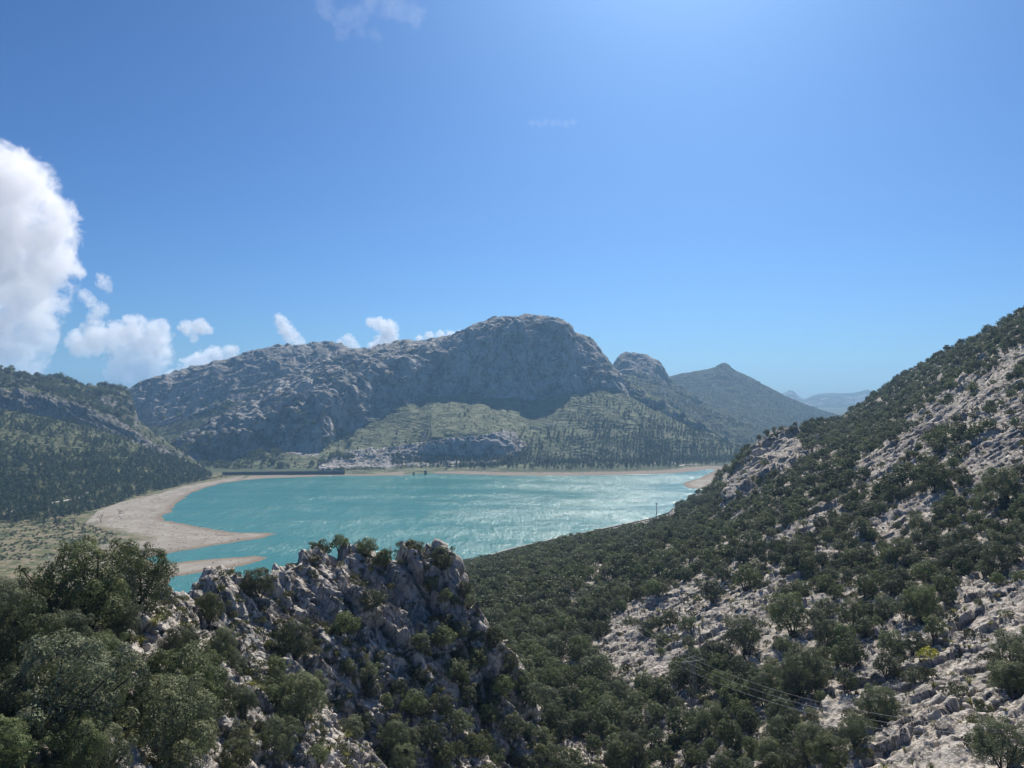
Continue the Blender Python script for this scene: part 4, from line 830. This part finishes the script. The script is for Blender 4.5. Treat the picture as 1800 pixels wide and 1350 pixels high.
# scrub on the flat behind the beach, on the slopes and on the massif
SH_IND = []
def ind(name, meshes, u, v, sc, lab, cat, grp, names):
    P = hit(u, v, names, 6)
    if P is None: return None
    if isinstance(meshes, list): return plant(name, meshes, tuple(P), sc, rnd.uniform(0, 6), lab, cat, grp)
    return single(name, meshes, tuple(P), sc, rnd.uniform(0, 6), lab, cat, grp)
for j, (u, v, sc, lab) in enumerate(((1430, 1305, 1.6, 'low round shrub on pale rock near the bottom right'), (1445, 1190, 1.3, 'small shrub among stones right of the scree'), (1770, 1085, 1.5, 'low shrub on the big slabs near the right edge'), (1700, 1200, 1.2, 'dark low shrub in the middle of the big slabs'))):
    o = ind('shrub', [('foliage', SHRUBS[j])], u, v, sc, lab, 'shrub', 'low shrubs', ['right_hillside'])
    if o: SH_IND.append(list(o.children))
for j, (u, v, sc, lab) in enumerate(((1632, 1160, 2.3, 'bright yellow green broom bush between oak and grey boulder'), (1610, 1190, 1.3, 'smaller yellow green bush below the bright broom'), (1530, 1280, 1.7, 'yellow green broom beside the dark oak on the slabs'), (1510, 1330, 1.6, 'green broom cushion near the bottom right'), (1686, 1275, 0.7, 'tiny yellow tuft alone on the big slabs'))):
    ind('broom_bush', [('foliage', shrub_mesh(600+j, M_BROOM, 0.14, .62))], u, v, sc, lab, 'shrub', 'yellow green broom bushes', ['right_hillside'])
P = hit(243, 1262, ['rocky_outcrop'], 6)
if P is not None:
    e = plant('flowering_bush', [('foliage', shrub_mesh(610, M_SHRUB, .07, .35)), ('flowers', shrub_mesh(611, M_FLOWER, .06, .38))], tuple(P), 1.5, 0.3, 'small bush with bright yellow flowers on the lower left rocks', 'flowering bush', None)
TU = []
for j, (u, v, sc, lab) in enumerate(((222, 1190, 1.9, 'large yellow green grass tussock below the pale slab'), (248, 1185, 1.4, 'grass tussock right of the largest tussock'), (275, 1175, 1.1, 'small grass tussock by the rounded stones'), (165, 1325, 1.6, 'grass tussock at the bottom left beside grey stones'), (185, 1330, 1.2, 'smaller grass tussock near the bottom left'), (150, 1265, 1.0, 'grass tuft under the largest dark oak'))):
    o = ind('grass_tussock', [('blades', TUFTS[j % 3])], u, v, sc, lab, 'grass tuft', 'grass tussocks', ['rocky_outcrop'])
    if o: TU.append(list(o.children))
BO = []
for j, (u, v, sc, lab) in enumerate(((268, 1150, 1.5, 'rounded pale boulder right of the grass tussocks'), (560, 1330, 1.4, 'pale boulder on the scree at the bottom centre left'), (1605, 1130, 3.4, 'big grey boulder above the yellow green broom'), (600, 1335, 1.1, 'small boulder beside the pale one on the scree'), (1550, 1345, 2.0, 'boulder low on the slabs at the bottom right'))):
    o = ind('boulder', ROCKS[j], u, v, sc, lab, 'boulder', 'boulders', ['rocky_outcrop', 'right_hillside'])
    if o: BO.append([o])
BARE_T = [bare_mesh(700+i, 6) for i in range(4)]
for j, (u, v, sc, lab) in enumerate(((209, 908, 1.5, 'bare leafless tree standing alone on the beach'), (178, 918, 1.5, 'bare tree at the beach edge left of the lone one'), (130, 928, 1.7, 'clump forming bare brown tree at the pine wood edge'), (115, 932, 1.5, 'leftmost bare brown tree below the pines'), (148, 932, 1.3, 'low bare brown tree behind the beach'), (268, 868, 1.2, 'pale bare tree near the far end of the beach'))):
    ind('bare_tree', list(zip(('twigs', 'trunk'), BARE_T[j % 4])), u, v, sc*1.1, lab, 'tree', 'bare trees by the beach', ['ground', 'left_hillside'])
# distance bushes along the left beach
for j, (u, v, sc, lab) in enumerate(((243, 868, 1.0, 'dark pine at the top of the left beach'), (275, 862, .7, 'small dark bushy pine near the far end of the beach'), (223, 875, .6, 'small green pine left of the dark one on the beach'))):
    P = hit(u, v, ['ground', 'left_hillside'], 5)
    if P is not None: put_pine(P, j, sc, lab, 'pines by the beach', P[1])
gs = scatter('ground', 900, lambda p: crop(p['u'], [(-80, 905), (120, 915), (190, 930), (215, 948), (150, 965), (60, 985), (-80, 985)], p['v'])*(fbm(p['P']/20, 3, 3) > -.1), 1.6, seed=21)
ls = scatter('left_hillside', 2600, lambda p: (p['T'] < 4)*(p['u'] > -60)*np.where(p['T'] < 2, 1, .5)*(fbm(p['P']/30, 3, 13) > -.05), 2.5, seed=22)
ms = scatter('mountain', 3500, lambda p: ((p['T'] < 2.8)*1.0+(p['T'] > 3.95)*(p['T'] < 5)*.6)*(p['T'] > .9)*(fbm(p['P']/50, 3, 14) > -.05), 4, seed=23)
rs_ = scatter('right_hillside', 3000, lambda p: (p['T'] > .9)*(p['T'] < 7)*(p['u'] > 800)*(p['u'] < 1900)*(p['N'][:, 2] > .3)*(fbm(p['P']/9, 3, 15) > .02), 0.9, seed=24)
os_ = scatter('rocky_outcrop', 700, lambda p: (p['T'] > .9)*(p['T'] < 5.05)*(p['u'] > -50)*np.where(fbm(p['P']/5, 3, 15) > .02, 1., .1)*(p['N'][:, 2] > .3), 0.6, seed=25)
G = lambda n, i: PATCH[n]['P'][i]
gn_scatter('scrub_behind_beach', SH_IND, G('ground', gs), RS.uniform(.7, 1.8, len(gs))); gn_scatter('scrub_on_left_hillside', SH_IND, G('left_hillside', ls), RS.uniform(1.2, 3.2, len(ls)))
gn_scatter('scrub_on_mountain', SH_IND, G('mountain', ms), RS.uniform(0.9, 2.4, len(ms))); gn_scatter('scrub_on_right_hillside', SH_IND, G('right_hillside', rs_), RS.uniform(.5, 1.6, len(rs_))**1.3)
gn_scatter('scrub_on_outcrop', SH_IND, G('rocky_outcrop', os_), RS.uniform(.35, 1.1, len(os_)))
st_b = scatter('ground', 1500, lambda p: (p['sd'] > 1)*(p['u'] > -40)*(p['u'] < 480)*(p['v'] > 845)*(p['v'] < 1020)*np.where(fbm(p['P']*np.array((.25, .25, 4.0)), 3, 44) > .1, 1., .08)*(p['sand'] > .5), .8, seed=51)
ts = scatter('rocky_outcrop', 260, lambda p: (p['T'] > .9)*(p['T'] < 3.2)*(p['u'] > -50)*(fbm(p['P']/6, 3, 25) > -.05), 0.6, seed=26)
ts2 = scatter('right_hillside', 900, lambda p: (p['T'] > .9)*(p['T'] < 4)*(p['u'] > 900)*(p['u'] < 1900)*(fbm(p['P']/9, 3, 25) > 0), 0.8, seed=27)
if TU: gn_scatter('grass_tufts', TU, np.concatenate([G('rocky_outcrop', ts), G('right_hillside', ts2)]), RS.uniform(.5, 1.3, len(ts)+len(ts2)))
b1_ = scatter('rocky_outcrop', 2200, lambda p: (p['T'] > .9)*(p['T'] < 4)*(p['u'] > -50)*np.where(fbm(p['P']/8, 3, 35) > .0, 1, .15), 0.3, seed=28)
b2_ = scatter('right_hillside', 3000, lambda p: (p['T'] > .9)*(p['T'] < 5.5)*(p['u'] > 800)*(p['u'] < 1900)*np.where(bare_mask(p['u'], p['v']), 1, .2)*np.where(fbm(p['P']/9, 4, 35) > .12, 1, .05), 0.4, seed=29)
BP = np.concatenate([G('rocky_outcrop', b1_), G('right_hillside', b2_)]); gn_scatter('beach_stones', BO, G('ground', st_b), 0.5+1.3*RS.rand(len(st_b))**3)
gn_scatter('limestone_rubble', BO, BP, 0.25+1.1*RS.rand(len(BP))**3*np.where(np.arange(len(BP)) < len(b1_), .8, 1.2))

ORD = 'first second third fourth fifth sixth seventh eighth ninth tenth eleventh twelfth thirteenth fourteenth fifteenth sixteenth seventeenth eighteenth nineteenth twentieth'.split()
def number_group(grp, noun):
    """labels by place for look-alikes: rows counted up from the bottom, each counted from the left"""
    L = [o for o in COL.objects if o.get('group') == grp and o.get('category')]
    if len(L) < 2: return
    key = [(900+o.location[0]/o.location[1]*F, HZ+(CAMZ-o.location[2])/o.location[1]*F, o) for o in L]; key.sort(key=lambda q: -q[1]); nb = max(1, math.ceil(len(L)/14)); per = math.ceil(len(L)/nb); nb = math.ceil(len(L)/per)
    sz = sorted(o.scale[0]/o.location[1] for o in L); lo, hi = sz[len(sz)//3], sz[2*len(sz)//3]; place = ' '.join(grp.split()[2 if grp.startswith('holm') else 1:])
    for b_ in range(nb):
        for j, (u, v, o) in enumerate(sorted(key[b_*per:(b_+1)*per], key=lambda q: q[0])):
            s_ = o.scale[0]/o.location[1]; ad = 'small' if s_ < lo else ('large' if s_ > hi else 'mid-sized')
            row = '' if nb == 1 else (', lowest row' if b_ == 0 else (', topmost row' if b_ == nb-1 else ', '+ORD[b_]+' row up'))
            o['label'] = f'{ad} {noun} {ORD[j]} from left{row}, {place}'
for g_ in sorted({o.get('group') for o in COL.objects if o.get('group') and (' '.join(str(o.get('label')).split()[:3]) == 'one of the')}):
    number_group(g_, 'pine' if g_.startswith('pines') else 'oak')
number_group('distant holm oaks', 'distant oak')

# ------------------------------------------------------------------ power line
def pylon(P, H, lab, w=1.5, arms=True):
    t = empty('pylon', tuple(P), 0.35); tag(t, lab, 'pylon', None); S = []; n = 8
    for i in range(n):
        z0, z1 = H*i/n, H*(i+1)/n; w0_, w1_ = w/2*(1-.75*i/n), w/2*(1-.75*(i+1)/n); c0 = [(a*w0_, b*w0_, z0) for a, b in ((-1, -1), (1, -1), (1, 1), (-1, 1))]; c1 = [(a*w1_, b*w1_, z1) for a, b in ((-1, -1), (1, -1), (1, 1), (-1, 1))]
        for k in range(4): S += [(c0[k], c1[k], .045, .045), (c0[k], c1[(k+1) % 4], .03, .03)]
    v, q = tubes(S, 4); new_mesh('lattice_mast', v, q, M_STEEL, parent=t)
    v, q = tubes([((-2.4, 0, H), (2.4, 0, H), .06, .06), ((-2.4, 0, H), (0, 0, H+.9), .04, .04), ((2.4, 0, H), (0, 0, H+.9), .04, .04), ((0, 0, H-1), (0, 0, H+.9), .05, .05)], 5); new_mesh('cross_arm', v, q, M_STEEL, parent=t)
    for a in (-2.3, 0.0, 2.3):
        v, q = tubes([((a, 0, H-.75), (a, 0, H), .09, .09)], 6); new_mesh('insulator', v, q, M_GLASS, parent=t)
    c, s = math.cos(.35), math.sin(.35); return [np.array((P[0]+a*c, P[1]+a*s, P[2]+H-.75)) for a in (-2.3, 0, 2.3)]
Pp = hit(1218, 1262, ['right_hillside'], 6); e1 = pylon(Pp, 100/F*Pp[1], 'thin steel lattice pylon rising from the trees right of the ravine')
def cable(a, b, sag, lab):
    n = 26; t = np.linspace(0, 1, n); p = a+(b-a)*t[:, None]; p[:, 2] -= sag*4*t*(1-t)
    v, q = tubes([(p[i], p[i+1], .014, .014) for i in range(n-1)], 4); o = new_mesh('power_cable', v, q, M_CABLE); tag(o, lab, 'cable', 'power cables')
far_pole = np.array(px(985, 972, 330)); near_pt = np.array(px(1950, 1400, 66))
for k, nm in enumerate(('left', 'middle', 'right')):
    cable(far_pole+np.array((-2.3+2.3*k, .5*k, 1.5)), e1[k], 5, nm+' one of the three cables running from the pylon up the valley')
    cable(e1[k], near_pt+np.array((-1.2+1.7*k, -1+1.2*k, 4.0+0.3*k)), 2.5, ('lowest', 'middle', 'uppermost')[k]+' one of the three cables crossing the lower right rock slope')
for u, v, h, lab in ((1153, 912, 30, 'tall thin pole standing against the glittering water'), (1221, 893, 22, 'shorter thin pole right of the tall one at the water edge'), (985, 985, 26, 'thin pole among the valley trees carrying the cables')):
    P = hit(u, v, ['right_hillside'], 8)
    if P is None: continue
    D = P[1]; t = empty('utility_pole', (P[0], P[1], P[2]-1)); tag(t, lab, 'pole', 'utility poles'); H = h/F*D+1
    v_, q_ = tubes([((0, 0, 0), (0, 0, H), .34*D/700+.05, .2*D/700+.04)], 6); new_mesh('pole', v_, q_, M_DARKM, parent=t)
    v_, q_ = tubes([((-1.4, 0, H-.6), (1.4, 0, H-.6), .1*D/700+.05, .1*D/700+.05)], 5); new_mesh('cross_arm', v_, q_, M_DARKM, parent=t)

# ------------------------------------------------------------------ clouds, beyond the mountains
def cloud(name, balls, D, dens, lab, sz, grp='white clouds', floor=None, seed=0, amp=1.0):
    B = [(np.array(px(u, v, D))+np.array((0, (rnd.random()-.5)*r*F/F*D/F*0.8, 0)), r/F*D) for u, v, r in balls]
    bm = bmesh.new()
    for c, r in B:
        g = bmesh.ops.create_icosphere(bm, subdivisions=3, radius=r*1.02); bmesh.ops.translate(bm, verts=g['verts'], vec=tuple(c))
    me = bpy.data.meshes.new(name); bm.to_mesh(me); bm.free(); o = bpy.data.objects.new(name, me); COL.objects.link(o)
    md = o.modifiers.new('hull', 'REMESH'); md.mode = 'VOXEL'; md.voxel_size = min(r for c, r in B)*0.22
    b = NB('cloud_vapour'); b.n.remove(b.bsdf); f = None
    for c, r in B:
        n = b.n.new('ShaderNodeVectorMath'); n.operation = 'DISTANCE'; b.l.new(b.pos, n.inputs[0]); n.inputs[1].default_value = tuple(c)
        k = b.math('MULTIPLY_ADD', n.outputs['Value'], -1.0/r, 1.0); f = k if f is None else b.math('SMOOTH_MAX', f, k, 0.12)
    n1 = b.noise(b.pos, 2.8/sz, 12, 0.72, 0.35)
    d = b.math('ADD', b.math('MULTIPLY', f, 1.0), b.math('MULTIPLY', b.math('SUBTRACT', n1, 0.5), 3.6*amp)); d = b.ramp(d, 0.24, 0.34, 0.0, dens)
    d = b.math('MULTIPLY', d, b.ramp(f, 0.0, 0.10))
    vp = b.n.new('ShaderNodeVolumePrincipled'); vp.inputs['Color'].default_value = (0.99, 0.99, 1, 1); vp.inputs['Anisotropy'].default_value = 0.3
    b.l.new(d, vp.inputs['Density']); b.l.new(vp.outputs[0], b.out.inputs['Volume']); b.m.cycles.volume_step_rate = 0.12
    o.data.materials.append(b.m); tag(o, lab, 'cloud', grp); return o
CD = 10500
cloud('cloud', [(-150,350,160),(-30,325,95),(35,335,78),(75,400,62),(105,370,34),(0,440,120),(70,470,70),(95,440,46),(-120,520,180),(30,520,85),(-20,590,100),(60,590,42),(20,630,60),(-60,660,80)], CD, .0032, 'huge white cumulus cloud at the left edge with grey underside', 900, seed=1)
cloud('cloud', [(140,605,30),(170,595,36),(205,592,34),(238,578,30),(272,585,32),(285,612,26),(262,625,40),(230,645,42),(265,655,34),(250,600,40)], CD, .0055, 'puffy cloud with flat grey shaft above the left saddle', 420, seed=2)
cloud('cloud', [(330,648,26),(355,638,26),(380,628,24),(402,618,18),(310,668,22),(370,660,36)], CD, .010, 'small white cloud resting behind the left ridge line', 300)
cloud('cloud', [(328,576,17),(350,574,18),(366,580,10),(340,594,10)], CD, .010, 'thin wisp above the small cloud over the left ridge', 190, amp=1.2)
cloud('cloud', [(492,562,14),(502,578,18),(514,592,18),(524,604,15)], CD, .008, 'narrow slanting cloud left of centre over the ridge', 200)
cloud('cloud', [(600,604,12),(612,598,14),(622,610,14)], CD, .008, 'tiny cloud puff just left of the hooked cloud', 150)
cloud('cloud', [(652,567,12),(668,570,17),(684,578,20),(686,594,20),(672,606,22),(655,608,12)], CD, .010, 'hooked white cloud over the middle of the ridge', 200)
cloud('cloud', [(738,597,10),(755,592,12),(775,590,12),(792,588,11),(806,586,8)], CD, .010, 'flat white cloud strip touching the left shoulder of the summit', 180)
cloud('cloud', [(185,497,16),(178,486,9),(192,510,9)], CD, .004, 'faint wisp right of the huge cloud', 150, amp=1.2)
cloud('cloud', [(160,530,14),(175,545,18),(168,560,15),(150,520,14)], CD, .005, 'torn wisp between the huge cloud and the puffy one', 170, amp=1.2)

cloud('cloud', [(575+i*26, 18+10*math.sin(i*1.3), 26) for i in range(7)]+[(600+i*30, 58, 16) for i in range(3)], 16000, .00016, 'faint cirrus streak at the top edge of the sky, left of the sun glow', 700, 'thin cirrus', amp=1.2)
cloud('cloud', [(935+i*12, 216+2*(i % 2), 9) for i in range(7)], 16000, .0004, 'tiny faint cirrus streak high above the summit', 260, 'thin cirrus', amp=1.2)
# ------------------------------------------------------------------ haze: one even box of air around camera and scene
vv, qq = boxes([bx(0, 4100, -70, 34000, 9200, 570)]); hz = new_mesh('haze', vv, qq, None, smooth=False)
hb = NB('haze_air'); hb.n.remove(hb.bsdf); vp = hb.n.new('ShaderNodeVolumePrincipled'); vp.inputs['Color'].default_value = (0.36, 0.65, 1.0, 1); vp.inputs['Density'].default_value = 0.000105; vp.inputs['Anisotropy'].default_value = 0.2
hb.l.new(vp.outputs[0], hb.out.inputs['Volume']); hz.data.materials.append(hb.m); tag(hz, kind='stuff')
